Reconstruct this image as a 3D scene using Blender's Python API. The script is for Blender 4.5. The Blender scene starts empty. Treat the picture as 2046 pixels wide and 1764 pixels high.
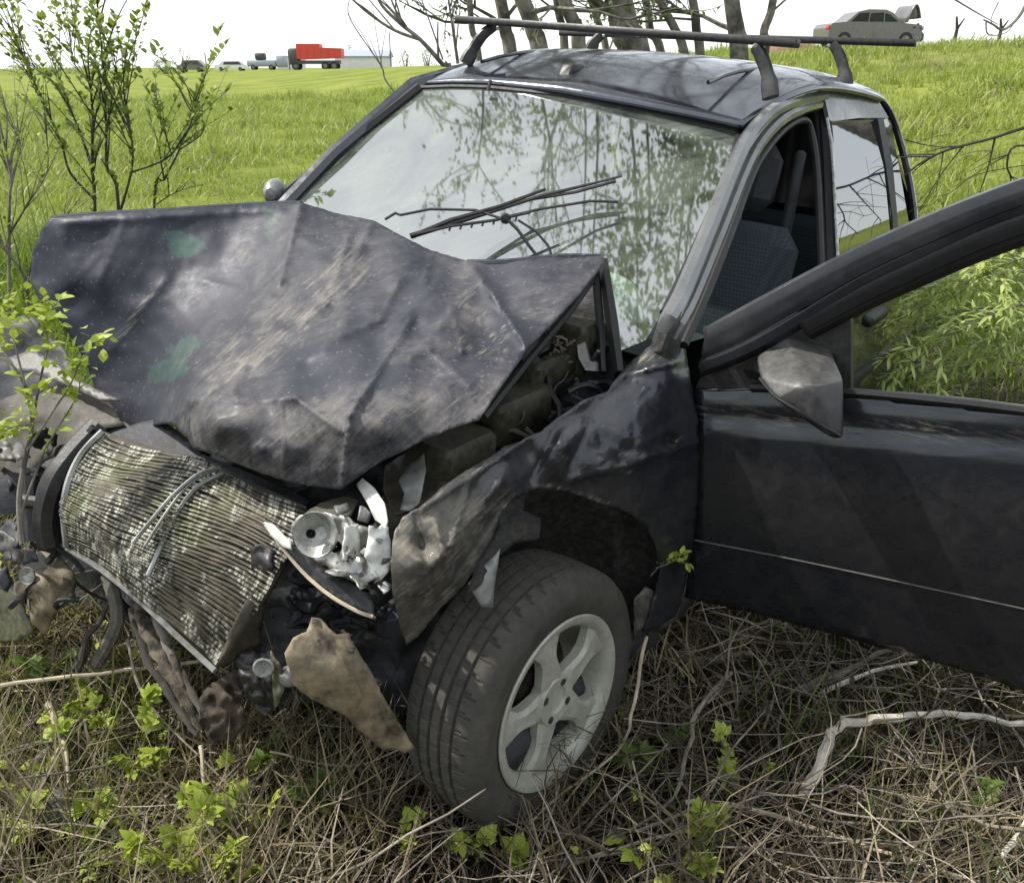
import bpy, math, random
import numpy as np
from mathutils import Vector, Matrix, noise
from mathutils.geometry import delaunay_2d_cdt
random.seed(7); rng = np.random.default_rng(7)
S = bpy.context.scene
COL = S.collection
# ------------------------------------------------------------------ camera, sky, sun, exposure
F = 1750.0; CX = 1023.0; CY = 882.0; H = 1.45; T = 0.4034426
ct, st = math.cos(T), math.sin(T)
cam = bpy.data.cameras.new('camera'); co = bpy.data.objects.new('camera', cam); COL.objects.link(co)
co.location = (0, 0, H); co.rotation_euler = (math.pi/2 - T, 0, 0)
cam.sensor_width = 36; cam.lens = 36*F/2046; cam.clip_start = 0.05; cam.clip_end = 3000
S.camera = co
SUN = Vector((-.60, .14, .79)).normalized()
w = bpy.data.worlds.new('World'); S.world = w; w.use_nodes = True
nt = w.node_tree; bg = nt.nodes['Background']
sky = nt.nodes.new('ShaderNodeTexSky'); sky.sky_type = 'NISHITA'; sky.sun_disc = False
sky.sun_elevation = math.asin(SUN.z); sky.sun_rotation = math.atan2(SUN.x, SUN.y)
sky.air_density = 1.0; sky.dust_density = 1.0; sky.ozone_density = 1.0
mixw = nt.nodes.new('ShaderNodeMix'); mixw.data_type = 'RGBA'; mixw.inputs[0].default_value = 0.6
mixw.inputs[7].default_value = (11.5, 11.8, 12.0, 1)      # thin bright cloud veil, even over the sky
nt.links.new(sky.outputs[0], mixw.inputs[6]); nt.links.new(mixw.outputs[2], bg.inputs[0]); bg.inputs[1].default_value = 0.11
sl = bpy.data.lights.new('sun', 'SUN'); so = bpy.data.objects.new('sun', sl); COL.objects.link(so)
sl.energy = 4.0; sl.angle = math.radians(1.0); sl.color = (1, .95, .86)
so.rotation_euler = SUN.to_track_quat('Z', 'Y').to_euler(); so.location = (0, 0, 20)
S.view_settings.view_transform = 'Standard'; S.view_settings.look = 'None'
S.view_settings.exposure = 0.5; S.view_settings.gamma = 1; S.view_settings.use_curve_mapping = False
S.cycles.max_bounces = 8; S.cycles.transparent_max_bounces = 24

# ------------------------------------------------------------------ measuring helpers
def P(px, py, d):
    u = (px-CX)/F; v = (py-CY)/F
    return Vector((u*d, (ct - st*v)*d, H + (-ct*v - st)*d))
def G(px, py, h=0.0):                      # where a sight line meets the ground plane (+h)
    v = (py-CY)/F; d = (H-h)/(ct*v+st)
    return P(px, py, d)
CR = Matrix(((-0.605644925539992, 0.793058368772283, 0.0652123292628748), (-0.7955147156103857, -0.6053688755660251, -0.026169863263695803), (0.018723285368011433, -0.0677270124555803, 0.9975281902627458)))
CO = Vector((-0.55567056, 1.97626382, H-1.46208716))
def car(x, y, z): return CR @ Vector((x, y, z)) + CO
def ray(px, py, p0, n):                    # sight line onto a plane of the car
    o = Vector((0, 0, H)); d = P(px, py, 1) - o
    return o + d*((p0-o).dot(n)/d.dot(n))

# ------------------------------------------------------------------ object helpers
def tagp(o, label=None, cat=None, group=None, kind=None):
    if label: o['label'] = label
    if cat: o['category'] = cat
    if group: o['group'] = group
    if kind: o['kind'] = kind
    return o
def thing(name, loc, label, cat, group=None):
    o = bpy.data.objects.new(name, None); o.empty_display_size = .1; COL.objects.link(o); o.location = loc
    return tagp(o, label, cat, group)
def rootloc(parent):
    p = parent; l = Vector((0, 0, 0))
    while p: l = l + p.location; p = p.parent
    return l
def link(name, me, mat, parent=None, smooth=True, origin=None):
    o = bpy.data.objects.new(name, me); COL.objects.link(o)
    if mat is not None and not me.materials: me.materials.append(mat)
    if parent: o.parent = parent; off = rootloc(parent)
    else:
        if origin is None:
            n = len(me.vertices); a = np.empty(n*3, np.float32); me.vertices.foreach_get('co', a); a = a.reshape(-1, 3)
            origin = Vector((float(a[:, 0].mean()), float(a[:, 1].mean()), float(a[:, 2].min())))
        off = Vector(origin); o.location = off
    me.transform(Matrix.Translation(-off))
    if smooth: me.polygons.foreach_set('use_smooth', [True]*len(me.polygons))
    return o
class MB:
    def __init__(s): s.v = []; s.f = []
    def add(s, vs, fs):
        b = len(s.v); s.v += [tuple(x) for x in vs]; s.f += [tuple(i+b for i in f) for f in fs]
    def tube(s, pts, rad, n=6, cap=True, flat=1.0):
        pts = [Vector(p) for p in pts]; m = len(pts)
        if not hasattr(rad, '__len__'): rad = [rad]*m
        rings = []; up = None
        for i, p in enumerate(pts):
            d = (pts[min(i+1, m-1)] - pts[max(i-1, 0)]).normalized()
            if up is None:
                up = Vector((0, 0, 1)) if abs(d.z) < .9 else Vector((1, 0, 0))
            a = d.cross(up)
            if a.length < 1e-6: a = d.orthogonal()
            a.normalize(); up = a.cross(d).normalized()
            rings.append([p + (a*math.cos(2*math.pi*k/n) + up*math.sin(2*math.pi*k/n)*flat)*rad[i] for k in range(n)])
        vs = [q for r in rings for q in r]
        fs = [(i*n+k, i*n+(k+1) % n, (i+1)*n+(k+1) % n, (i+1)*n+k) for i in range(m-1) for k in range(n)]
        if cap: fs += [tuple(range(n-1, -1, -1)), tuple((m-1)*n+k for k in range(n))]
        s.add(vs, fs)
    def box(s, f, x0, x1, y0, y1, z0, z1, ch=0.0):   # f maps local to world; chamfer on all upright edges
        c = ch
        ring = [(x0+c, y0), (x1-c, y0), (x1, y0+c), (x1, y1-c), (x1-c, y1), (x0+c, y1), (x0, y1-c), (x0, y0+c)] if c else [(x0, y0), (x1, y0), (x1, y1), (x0, y1)]
        n = len(ring)
        if c:
            lv = []
            mx, my = (x0+x1)/2, (y0+y1)/2
            def ins(r): return [(mx+(a-mx)*(1-c/abs(x1-x0)*1.6), my+(b-my)*(1-c/abs(y1-y0)*1.6)) for a, b in r]
            lay = [(ins(ring), z0), (ring, z0+c), (ring, z1-c), (ins(ring), z1)]
        else: lay = [(ring, z0), (ring, z1)]
        vs = [f(a, b, z) for r, z in lay for a, b in r]
        fs = [(i*n+k, i*n+(k+1) % n, (i+1)*n+(k+1) % n, (i+1)*n+k) for i in range(len(lay)-1) for k in range(n)]
        fs += [tuple(range(n-1, -1, -1)), tuple((len(lay)-1)*n+k for k in range(n))]
        s.add(vs, fs)
    def grid(s, fn, nu, nv):
        vs = [fn(i/(nu-1), j/(nv-1)) for i in range(nu) for j in range(nv)]
        fs = [(i*nv+j, (i+1)*nv+j, (i+1)*nv+j+1, i*nv+j+1) for i in range(nu-1) for j in range(nv-1)]
        s.add(vs, fs)
    def lathe(s, f, prof, n=48, closed=False):       # prof: (axial, radius)
        m = len(prof)
        vs = [f(a, r*math.cos(2*math.pi*k/n), r*math.sin(2*math.pi*k/n)) for a, r in prof for k in range(n)]
        fs = [(i*n+k, i*n+(k+1) % n, (i+1)*n+(k+1) % n, (i+1)*n+k) for i in range(m-1) for k in range(n)]
        if closed: fs += [((m-1)*n+k, (m-1)*n+(k+1) % n, (k+1) % n, k) for k in range(n)]
        s.add(vs, fs)
    def poly(s, pts, ext):                            # planar outline extruded by vector ext
        n = len(pts); pts = [Vector(p) for p in pts]
        s.add(pts + [p+ext for p in pts], [tuple(range(n)), tuple(range(2*n-1, n-1, -1))] + [(k, k+n, (k+1) % n+n, (k+1) % n) for k in range(n)])
    def build(s, name, mat, parent=None, smooth=True, origin=None, fixn=True):
        me = bpy.data.meshes.new(name); me.from_pydata(s.v, [], s.f)
        if fixn:
            import bmesh
            b = bmesh.new(); b.from_mesh(me); bmesh.ops.recalc_face_normals(b, faces=b.faces); b.to_mesh(me); b.free()
        o = link(name, me, mat, parent, smooth, origin)
        if smooth: autosm(me)
        return o
def autosm(me, ang=40):
    import bmesh
    b = bmesh.new(); b.from_mesh(me)
    for e in b.edges:
        if len(e.link_faces) == 2 and e.calc_face_angle(0) > math.radians(ang): e.smooth = False
    b.to_mesh(me); b.free()
def thick(o, t, off=-1):
    m = o.modifiers.new('thickness', 'SOLIDIFY'); m.thickness = t; m.offset = off; return o

# thin crumpled sheet: outline and depths measured on the photograph
def tps(ctrl):
    c = np.array(ctrl, float); X = c[:, :2]/100; n = len(X)
    def U(r): return np.where(r > 1e-9, r*r*np.log(r+1e-12), 0)
    K = U(np.linalg.norm(X[:, None]-X[None], axis=2)) + np.eye(n)*.02
    Pm = np.c_[np.ones(n), X]; A = np.zeros((n+3, n+3)); A[:n, :n] = K; A[:n, n:] = Pm; A[n:, :n] = Pm.T
    s = np.linalg.solve(A, np.r_[c[:, 2], 0, 0, 0])
    def f(q):
        q = np.asarray(q, float)/100
        return U(np.linalg.norm(q[:, None]-X[None], axis=2)) @ s[:n] + s[n] + q @ s[n+1:]
    return f
def segd(q, a, b):
    a = np.array(a, float); b = np.array(b, float); ab = b-a
    t = np.clip(((q-a) @ ab)/(ab @ ab), 0, 1)
    return np.linalg.norm(q-(a+t[:, None]*ab), axis=1), t
def inpoly(q, poly):
    x, y = q[:, 0], q[:, 1]; r = np.zeros(len(q), bool); n = len(poly)
    for i in range(n):
        x1, y1 = poly[i]; x2, y2 = poly[(i+1) % n]
        if y1 == y2: continue
        c = ((y1 > y) != (y2 > y)) & (x < (x2-x1)*(y-y1)/(y2-y1)+x1); r ^= c
    return r
def nz(q, sc, seed=0):
    return np.array([noise.noise(Vector((a*sc+seed*7.3, b*sc-seed*3.1, seed*1.7))) for a, b in q])
def sheet(name, out, ctrl, mat, parent, step=10, creases=(), dents=(), ns=(0, 1), th=.003, mask=None, rag=1.5, smooth=True, df=None):
    pts = []
    n = len(out)
    for i in range(n):
        a = np.array(out[i][:2], float); b = np.array(out[(i+1) % n][:2], float); m = max(1, int(np.linalg.norm(b-a)/step))
        for k in range(m):
            p = a+(b-a)*k/m
            if rag and k: p = p+rng.normal(0, rag, 2)*.6
            pts.append(p)
    nb = len(pts); B = np.array(pts)
    x0, y0 = B.min(0); x1, y1 = B.max(0)
    gx, gy = np.meshgrid(np.arange(x0, x1, step), np.arange(y0, y1, step*.87))
    gx = gx + (np.arange(gx.shape[0]) % 2)[:, None]*step*.5
    q = np.c_[gx.ravel(), gy.ravel()]; q += rng.uniform(-.15, .15, q.shape)*step
    q = q[inpoly(q, [tuple(p) for p in B])]
    dmin = np.full(len(q), 1e9)
    for i in range(nb): dmin = np.minimum(dmin, segd(q, B[i], B[(i+1) % nb])[0])
    q = q[dmin > step*.45]
    allp = np.r_[B, q]
    r = delaunay_2d_cdt([Vector(p) for p in allp], [], [list(range(nb))], 1, 1e-4)
    V = np.array([tuple(v) for v in r[0]]); faces = [tuple(f) for f in r[2]]
    if df: d = df(V)
    elif len(ctrl) < 3: d = np.full(len(V), ctrl[0][2])
    else: d = tps(ctrl)(V)
    for a, b, wd, amp in creases:
        dd, t = segd(V, a, b); d -= amp*np.exp(-dd/wd)
    for cx, cy, rr, amp in dents:
        d += amp*np.exp(-((V[:, 0]-cx)**2+(V[:, 1]-cy)**2)/(rr*rr))
    if ns[0]:
        d += ns[0]*nz(V, ns[1], 1)
        d += ns[0]*.4*np.abs(nz(V, ns[1]*2.3, 2))
    me = bpy.data.meshes.new(name); me.from_pydata([P(a, b, z) for (a, b), z in zip(V, d)], [], faces)
    uv = me.uv_layers.new(name='UVMap')
    li = np.empty(len(me.loops), np.int32); me.loops.foreach_get('vertex_index', li)
    uv.data.foreach_set('uv', (V[li]/1000).ravel())
    ca = me.color_attributes.new('mask', 'FLOAT_COLOR', 'POINT')
    mk = np.zeros((len(V), 4), np.float32); mk[:, 3] = 1
    if mask: mk[:, :3] = mask(V)
    ca.data.foreach_set('color', mk.ravel())
    o = link(name, me, mat, parent, smooth)
    if th: thick(o, th, 1)
    return o

# ------------------------------------------------------------------ materials
MATS = {}
class NB:
    def __init__(s, name):
        s.m = bpy.data.materials.new(name); s.m.use_nodes = True; s.t = s.m.node_tree; s.n = s.t.nodes; s.l = s.t.links
        s.b = s.n['Principled BSDF']; MATS[name] = s.m
    def node(s, ty, **k):
        n = s.n.new(ty)
        for a, v in k.items(): setattr(n, a, v)
        return n
    def tc(s, which='Object'): return s.node('ShaderNodeTexCoord').outputs[which]
    def geo(s, which='Position'): return s.node('ShaderNodeNewGeometry').outputs[which]
    def map(s, vec, sc=(1, 1, 1), rot=(0, 0, 0)):
        n = s.node('ShaderNodeMapping'); n.inputs['Scale'].default_value = sc; n.inputs['Rotation'].default_value = rot
        s.l.new(vec, n.inputs[0]); return n.outputs[0]
    def noise(s, vec, sc, det=6, rough=.6, dist=0):
        n = s.node('ShaderNodeTexNoise'); n.inputs['Scale'].default_value = sc; n.inputs['Detail'].default_value = det
        n.inputs['Roughness'].default_value = rough; n.inputs['Distortion'].default_value = dist
        if vec is not None: s.l.new(vec, n.inputs['Vector'])
        return n.outputs[0]
    def noise_vec(s, vec, sc, amt):
        n = s.node('ShaderNodeTexNoise'); n.inputs['Scale'].default_value = sc; s.l.new(vec, n.inputs['Vector'])
        a = s.node('ShaderNodeVectorMath', operation='SCALE'); s.l.new(n.outputs['Color'], a.inputs[0]); a.inputs['Scale'].default_value = amt
        b_ = s.node('ShaderNodeVectorMath', operation='ADD'); s.l.new(vec, b_.inputs[0]); s.l.new(a.outputs[0], b_.inputs[1]); return b_.outputs[0]
    def ramp(s, fac, stops):
        n = s.node('ShaderNodeValToRGB'); e = n.color_ramp.elements
        for i, (p, c) in enumerate(stops):
            if i > 1: e.new(p)
            e[i].position = p; e[i].color = (*c, 1) if len(c) == 3 else c
        s.l.new(fac, n.inputs[0]); return n.outputs[0]
    def rr(s, fac, a, b, lo=0., hi=1.):
        n = s.node('ShaderNodeMapRange'); n.inputs[1].default_value = a; n.inputs[2].default_value = b; n.inputs[3].default_value = lo; n.inputs[4].default_value = hi
        s.l.new(fac, n.inputs[0]); return n.outputs[0]
    def mix(s, f, a, b):
        n = s.node('ShaderNodeMix', data_type='RGBA')
        for i, v in ((0, f), (6, a), (7, b)):
            if isinstance(v, (int, float)): n.inputs[i].default_value = v
            elif isinstance(v, tuple): n.inputs[i].default_value = (*v, 1)
            else: s.l.new(v, n.inputs[i])
        return n.outputs[2]
    def math(s, op, a, b=0., clamp=False):
        n = s.node('ShaderNodeMath', operation=op); n.use_clamp = clamp
        for i, v in ((0, a), (1, b)):
            if isinstance(v, (int, float)): n.inputs[i].default_value = v
            else: s.l.new(v, n.inputs[i])
        return n.outputs[0]
    def set(s, k, v):
        i = s.b.inputs[k]
        if isinstance(v, (int, float)): i.default_value = v
        elif isinstance(v, tuple): i.default_value = (*v, 1)
        else: s.l.new(v, i)
        return s
    def bump(s, h, strength=.3, dist=.01):
        n = s.node('ShaderNodeBump'); n.inputs['Strength'].default_value = strength; n.inputs['Distance'].default_value = dist
        s.l.new(h, n.inputs['Height']); s.l.new(n.outputs[0], s.b.inputs['Normal']); return s
    def attr(s, name):
        n = s.node('ShaderNodeAttribute', attribute_name=name); sp = s.node('ShaderNodeSeparateColor'); s.l.new(n.outputs['Color'], sp.inputs[0]); return sp.outputs

def paint(name, base, dust=.35, dustc=(.16, .145, .115), sheet_=True, rough=.28, coat=.8, bmp=.35):
    m = NB(name); pos = m.tc('Object')
    n1 = m.noise(pos, 3.5, 8, .62); n2 = m.noise(pos, 40, 6, .7); n3 = m.noise(m.map(pos, (6, 60, 60), (0.4, .7, .3)), 2, 5, .7)
    dirt = m.math('MULTIPLY', m.rr(n1, .38, .72), m.rr(n2, .3, .7, .45, 1))
    dirt = m.math('MULTIPLY', dirt, dust)
    spk = m.rr(m.noise(pos, 110, 2, .5), .655, .68)
    dirt = m.math('ADD', dirt, m.math('MULTIPLY', spk, .4 if name == 'paint_hood' else .25*dust), True)
    if name == 'paint_hood_cracks':
        vo = m.node('ShaderNodeTexVoronoi', feature='DISTANCE_TO_EDGE'); vo.inputs['Scale'].default_value = 7; m.l.new(m.map(m.noise_vec(pos, 5, .12), (1, 1.6, .7), (.5, .2, .9)), vo.inputs['Vector'])
        ln = m.math('MULTIPLY', m.rr(vo.outputs[0], .0, .012, 1, 0), m.rr(m.noise(pos, 6, 4, .6), .50, .60)); dirt = m.math('ADD', dirt, m.math('MULTIPLY', ln, .7), True)
    if sheet_:
        a = m.attr('mask')
        dirt = m.math('ADD', dirt, m.math('MULTIPLY', a[0], m.rr(m.noise(pos, 22, 7, .75, .5), .33, .66)), True)
        uvc = m.tc('UV')
        scr = m.rr(m.noise(m.map(m.map(uvc, (1, 1, 1), (0, 0, math.radians(-48.7))), (70, 8, 1)), 1.8, 8, .75), .5, .64)
        scr = m.math('MULTIPLY', scr, a[1], True)
    nz_ = m.node('ShaderNodeSeparateXYZ'); m.l.new(m.geo('Normal'), nz_.inputs[0])
    dirt = m.math('MULTIPLY', dirt, m.rr(nz_.outputs[2], -.3, .8, .75, 1.25), True)
    c = m.mix(m.rr(n1, .3, .7), base, tuple(x*1.5 for x in base))
    if sheet_: c = m.mix(m.math('MULTIPLY', a[2], m.rr(n2, .3, .6, .5, 1)), c, (.028, .070, .058))
    c = m.mix(dirt, c, dustc)
    if name == 'paint_hood': c = m.mix(m.math('MULTIPLY', dirt, m.rr(m.noise(pos, 14, 6, .7, 1.), .48, .66, 0, .8)), c, (.22, .205, .19))
    if sheet_: c = m.mix(scr, c, (.30, .275, .22))
    m.set('Base Color', c)
    r = m.math('ADD', m.rr(n2, .2, .8, rough-.08, rough+.12), m.math('MULTIPLY', dirt, .5), True)
    if sheet_: r = m.math('ADD', r, m.math('MULTIPLY', scr, .3), True)
    m.set('Roughness', r); m.set('Specular IOR Level', .35 if name == 'paint_hood' else .5); m.set('Metallic', .75 if name == 'paint_roof' else .25); m.set('Coat Weight', m.rr(dirt, 0, .5, coat, .05)); m.set('Coat Roughness', .25 if name == 'paint_hood' else .08)
    m.bump(m.math('ADD', m.math('MULTIPLY', n1, .6), m.math('MULTIPLY', n2, .10)), bmp, .01)
    return m.m
def simple(name, c, rough=.6, metal=0., var=.35, sc=12, bump=.25, dust=0., c2=None, bsc=60, coat=0):
    m = NB(name); pos = m.tc('Object')
    n = m.noise(pos, sc, 7, .65); n2 = m.noise(pos, bsc, 5, .7)
    lo = tuple(x*(1-var) for x in c); hi = c2 if c2 else tuple(min(1, x*(1+var)) for x in c)
    col = m.mix(m.rr(n, .38, .62), lo, hi)
    if dust: col = m.mix(m.math('MULTIPLY', m.rr(n2, .4, .7), dust), col, (.24, .21, .16))
    m.set('Base Color', col); m.set('Roughness', m.rr(n2, .2, .8, max(.03, rough-.12), min(1, rough+.12))); m.set('Metallic', metal); m.set('Coat Weight', coat)
    if bump: m.bump(n2, bump, .004)
    return m.m
def leafmat(name, a, b, trans=.5):
    m = NB(name); g = m.node('ShaderNodeNewGeometry'); oi = m.node('ShaderNodeObjectInfo')
    r = m.math('FRACT', m.math('ADD', g.outputs['Random Per Island'], oi.outputs['Random']))
    c = m.mix(r, a, b)
    m.set('Base Color', c); m.set('Roughness', .5); m.set('Specular IOR Level', .3)
    t = m.node('ShaderNodeBsdfTranslucent'); m.l.new(m.mix(.5, c, (.35, .5, .03)), t.inputs[0])
    mx = m.node('ShaderNodeMixShader'); mx.inputs[0].default_value = trans*.6
    out = m.n['Material Output']; m.l.new(m.b.outputs[0], mx.inputs[1]); m.l.new(t.outputs[0], mx.inputs[2]); m.l.new(mx.outputs[0], out.inputs[0])
    return m.m
def glass(name, tint, dust, refl=1.0):
    m = NB(name); pos = m.tc('Object')
    tr = m.node('ShaderNodeBsdfTransparent'); tr.inputs[0].default_value = (*tint, 1)
    gl = m.node('ShaderNodeBsdfGlossy'); gl.inputs['Roughness'].default_value = .032 if name == 'windshield_glass' else .02
    fr = m.node('ShaderNodeFresnel'); fr.inputs[0].default_value = 1.55
    bm = m.node('ShaderNodeBump'); bm.inputs['Strength'].default_value = .035; bm.inputs['Distance'].default_value = .01
    m.l.new(m.noise(pos, 3, 3, .5), bm.inputs['Height']); m.l.new(bm.outputs[0], gl.inputs['Normal'])
    df = m.node('ShaderNodeBsdfDiffuse'); df.inputs[0].default_value = (.42, .47, .40, 1)
    mx = m.node('ShaderNodeMixShader'); m.l.new(m.math('MULTIPLY', fr.outputs[0], refl, True), mx.inputs[0]); m.l.new(tr.outputs[0], mx.inputs[1]); m.l.new(gl.outputs[0], mx.inputs[2])
    m2 = m.node('ShaderNodeMixShader')
    n1 = m.noise(pos, 4, 6, .6, 1.); n2 = m.noise(m.map(pos, (4, 30, 4), (.3, .2, .6)), 2, 6, .7)
    sp = m.rr(m.noise(pos, 90, 3, .6), .66, .72)
    d = m.math('ADD', m.math('MULTIPLY', m.math('MULTIPLY', m.rr(n1, .3, .75), m.rr(n2, .3, .75, .3, 1)), dust), m.math('MULTIPLY', sp, dust*.8), True)
    m.l.new(d, m2.inputs[0]); m.l.new(mx.outputs[0], m2.inputs[1]); m.l.new(df.outputs[0], m2.inputs[2])
    m.l.new(m2.outputs[0], m.n['Material Output'].inputs[0]); m.n.remove(m.b)
    return m.m

paint('paint', (.010, .012, .019), dust=.34, rough=.32, coat=.45)
paint('paint_hood', (.016, .018, .028), dust=.12, dustc=(.150, .142, .140), rough=.48, coat=.0, bmp=.25)
paint('paint_roof', (.05, .054, .07), dust=.6, dustc=(.13, .13, .125), sheet_=False, rough=.10, coat=1, bmp=.06)
paint('paint_side', (.014, .016, .024), dust=.35, dustc=(.12, .11, .09), sheet_=False, rough=.15, coat=1, bmp=.08)
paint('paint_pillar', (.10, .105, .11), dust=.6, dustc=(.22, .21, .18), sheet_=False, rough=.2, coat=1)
paint('paint_door', (.009, .011, .017), dust=.25, dustc=(.034, .030, .027), sheet_=True, rough=.14, bmp=.12)
simple('black_plastic', (.012, .012, .014), .45, var=.4, dust=.12)
simple('rubber', (.012, .012, .012), .8, var=.3, dust=.2)
simple('grey_plastic', (.055, .055, .053), .5, var=.4, dust=.35)
simple('bay_dark', (.012, .014, .020), .6, var=.6, dust=.08, bump=.5)
simple('engine_metal', (.03, .03, .02), .55, .3, var=.7, dust=.25)
simple('white_plastic', (.62, .62, .58), .35, var=.15, dust=.35)
simple('pale_metal', (.22, .23, .225), .45, .3, var=.5, dust=.5)
simple('reflector', (.40, .41, .39), .3, .6, var=.5, sc=30, dust=.45)
simple('dusty_plastic', (.055, .047, .034), .65, var=.5, sc=9, dust=.12)
simple('tan_plastic', (.085, .068, .042), .6, var=.5, sc=16, dust=.5, c2=(.27, .21, .13), bump=.5)
simple('lime_plastic', (.055, .06, .035), .45, var=.3, dust=.4)
simple('seat_cloth', (.012, .018, .026), .95, var=.2, bump=.1)
m = NB('seat_cloth'); ck = m.node('ShaderNodeTexChecker'); ck.inputs['Scale'].default_value = 125; m.l.new(m.map(m.tc('Object'), (1, 1, 1), (.5, .6, .75)), ck.inputs[0]); ck.inputs[1].default_value = (.016, .022, .030, 1); ck.inputs[2].default_value = (.032, .040, .048, 1)
m.set('Base Color', ck.outputs[0]); m.set('Roughness', .95)
simple('interior', (.012, .015, .020), .8, var=.3, dust=.1)
simple('airbag', (.60, .62, .50), .8, var=.1, sc=3, bump=.2)
simple('rim_paint', (.40, .40, .35), .4, .1, var=.12, sc=8, dust=.45)
simple('disc_iron', (.05, .04, .035), .6, .5, dust=.3)
simple('bark', (.12, .11, .09), .9, var=.5, sc=9, bump=.8, bsc=35, c2=(.25, .23, .19))
simple('bark_dark', (.045, .040, .034), .9, var=.4, sc=14, bump=.5)
simple('twig_grey', (.15, .13, .105), .9, var=.5, sc=7, bump=.4, c2=(.30, .26, .21))
simple('twig_pale', (.40, .34, .25), .85, var=.3, sc=15, bump=.4)
simple('stick_white', (.52, .48, .40), .85, var=.3, sc=25, bump=.6)
simple('wood_rot', (.035, .028, .022), .95, var=.6, sc=30, bump=1, bsc=80, c2=(.15, .12, .09))
simple('rust', (.042, .030, .020), .85, var=.5, sc=20, bump=.6)
simple('soil', (.045, .036, .026), 1, var=.5, sc=9, bump=1)
simple('road', (.20, .19, .17), .95, var=.2, sc=1)
simple('silver_paint', (.13, .125, .118), .4, .4, var=.15, dust=.3, coat=.5)
simple('white_paint', (.74, .76, .78), .4, var=.05)
simple('pale_wall', (.66, .67, .68), .8, var=.06, sc=2)
simple('roof_grey', (.30, .33, .38), .7, var=.1)
simple('red_paint', (.55, .05, .03), .45, var=.15)
simple('dark_grey', (.06, .06, .065), .6, var=.3)
simple('dirt_mound', (.22, .12, .08), .95, var=.3, sc=4)
simple('seal', (.008, .008, .009), .55, var=.2)
glass('windshield_glass', (.60, .74, .66), .46, .50)
glass('side_glass', (.20, .23, .22), .10, .45)
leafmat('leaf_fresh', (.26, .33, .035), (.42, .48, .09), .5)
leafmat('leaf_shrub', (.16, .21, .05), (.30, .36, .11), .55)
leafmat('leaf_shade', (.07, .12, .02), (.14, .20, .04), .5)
leafmat('leaf_willow', (.30, .38, .09), (.50, .56, .20), .55)
leafmat('leaf_far', (.07, .11, .03), (.13, .17, .05), .4)
leafmat('grass', (.19, .23, .05), (.35, .38, .11), .5)
leafmat('grass_dark', (.10, .13, .02), (.19, .22, .05), .5)
leafmat('straw', (.14, .11, .07), (.34, .28, .18), .3)
leafmat('straw_dark', (.035, .027, .018), (.12, .09, .06), .2)

m = NB('radiator_fins'); pos = m.tc('Object'); uvc = m.tc('UV')
n1 = m.noise(m.map(uvc, (30, 3, 1)), 2.2, 7, .75, .4); n2 = m.noise(pos, 9, 5, .6, .6)
c = m.mix(m.rr(m.noise(pos, 30, 5, .6), .3, .7), (.035, .032, .024), (.10, .09, .065))
c = m.mix(m.math('MULTIPLY', m.rr(n1, .47, .58), m.rr(n2, .46, .50)), c, (.58, .58, .50))
c = m.mix(m.math('MULTIPLY', m.rr(m.noise(pos, 6, 4, .6), .52, .64), .5), c, (.17, .19, .07))
cake = m.rr(m.noise(pos, 7, 7, .7, 1.), .48, .60); c = m.mix(m.math('MULTIPLY', cake, .75), c, (.13, .115, .085)); m.set('Base Color', c); m.set('Roughness', .7); m.set('Metallic', .1); m.bump(m.noise(pos, 90, 4, .7), .7, .005)
m = NB('ground_mat'); pos = m.geo('Position')
sx = m.node('ShaderNodeSeparateXYZ'); m.l.new(pos, sx.inputs[0])
n1 = m.noise(pos, .35, 6, .6); n2 = m.noise(pos, 6, 8, .75); n3 = m.noise(m.map(pos, (.06, .35, 1)), 1, 5, .6)
gr = m.mix(m.rr(n2, .3, .7), (.085, .115, .018), (.22, .27, .045))
gr = m.mix(m.rr(n1, .40, .66, 0, .7), gr, (.25, .27, .06))
gr = m.mix(m.rr(n3, .56, .72, 0, .6), gr, (.20, .18, .085))
so_ = m.mix(m.rr(n2, .35, .65), (.012, .010, .007), (.045, .035, .024))
f = m.math('ADD', m.rr(sx.outputs[1], 4.2, 6.0), m.rr(n1, .3, .7, -.2, .2), True)
m.set('Base Color', m.mix(f, so_, gr)); m.set('Roughness', 1.); m.set('Specular IOR Level', .1); m.bump(n2, 1., .06)

# ------------------------------------------------------------------ terrain
def crest(y): return 13.0 - (y-35)*.39
def hz(x, y):
    s = (crest(y)-x)*.93                        # distance on the near side of the embankment crest
    top = 2.07 - max(0., min(1., (y-30)/110))*1.02
    if y > 140: top = 1.05
    Dw = 16 + max(0, y-30)*.18
    k = max(0., min(1., 1 - s/Dw)); k = k*k*(3-2*k)
    h = top*k
    near = max(0, min(1, (y-3)/6))
    h += .05*noise.noise(Vector((x*.9, y*.9, 0)))*(.4+.6*near)*min(1, abs(s)/3)
    h += .10*noise.noise(Vector((x*.15, y*.15, 4)))*near*min(1, max(0, s)/4)
    h += .07*noise.noise(Vector((x*2.3, y*2.3, 7)))*max(0, 1-abs(y-1.5)/4)
    return h
ys = [-12, -8, -5, -3, -2]+list(np.arange(-1, 8, .25))+list(np.arange(8, 20, .6))+list(np.arange(20, 60, 1.5))+list(np.geomspace(60, 900, 40))
xs = list(-np.geomspace(900, 14, 36))+list(np.arange(-13, -5, .8))+list(np.arange(-5, 5, .25))+list(np.arange(5, 22, .6))+list(np.geomspace(22, 900, 36))
b = MB(); b.v = [(x, y, hz(x, y)) for y in ys for x in xs]; nx = len(xs)
b.f = [(j*nx+i, j*nx+i+1, (j+1)*nx+i+1, (j+1)*nx+i) for j in range(len(ys)-1) for i in range(nx-1)]
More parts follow.
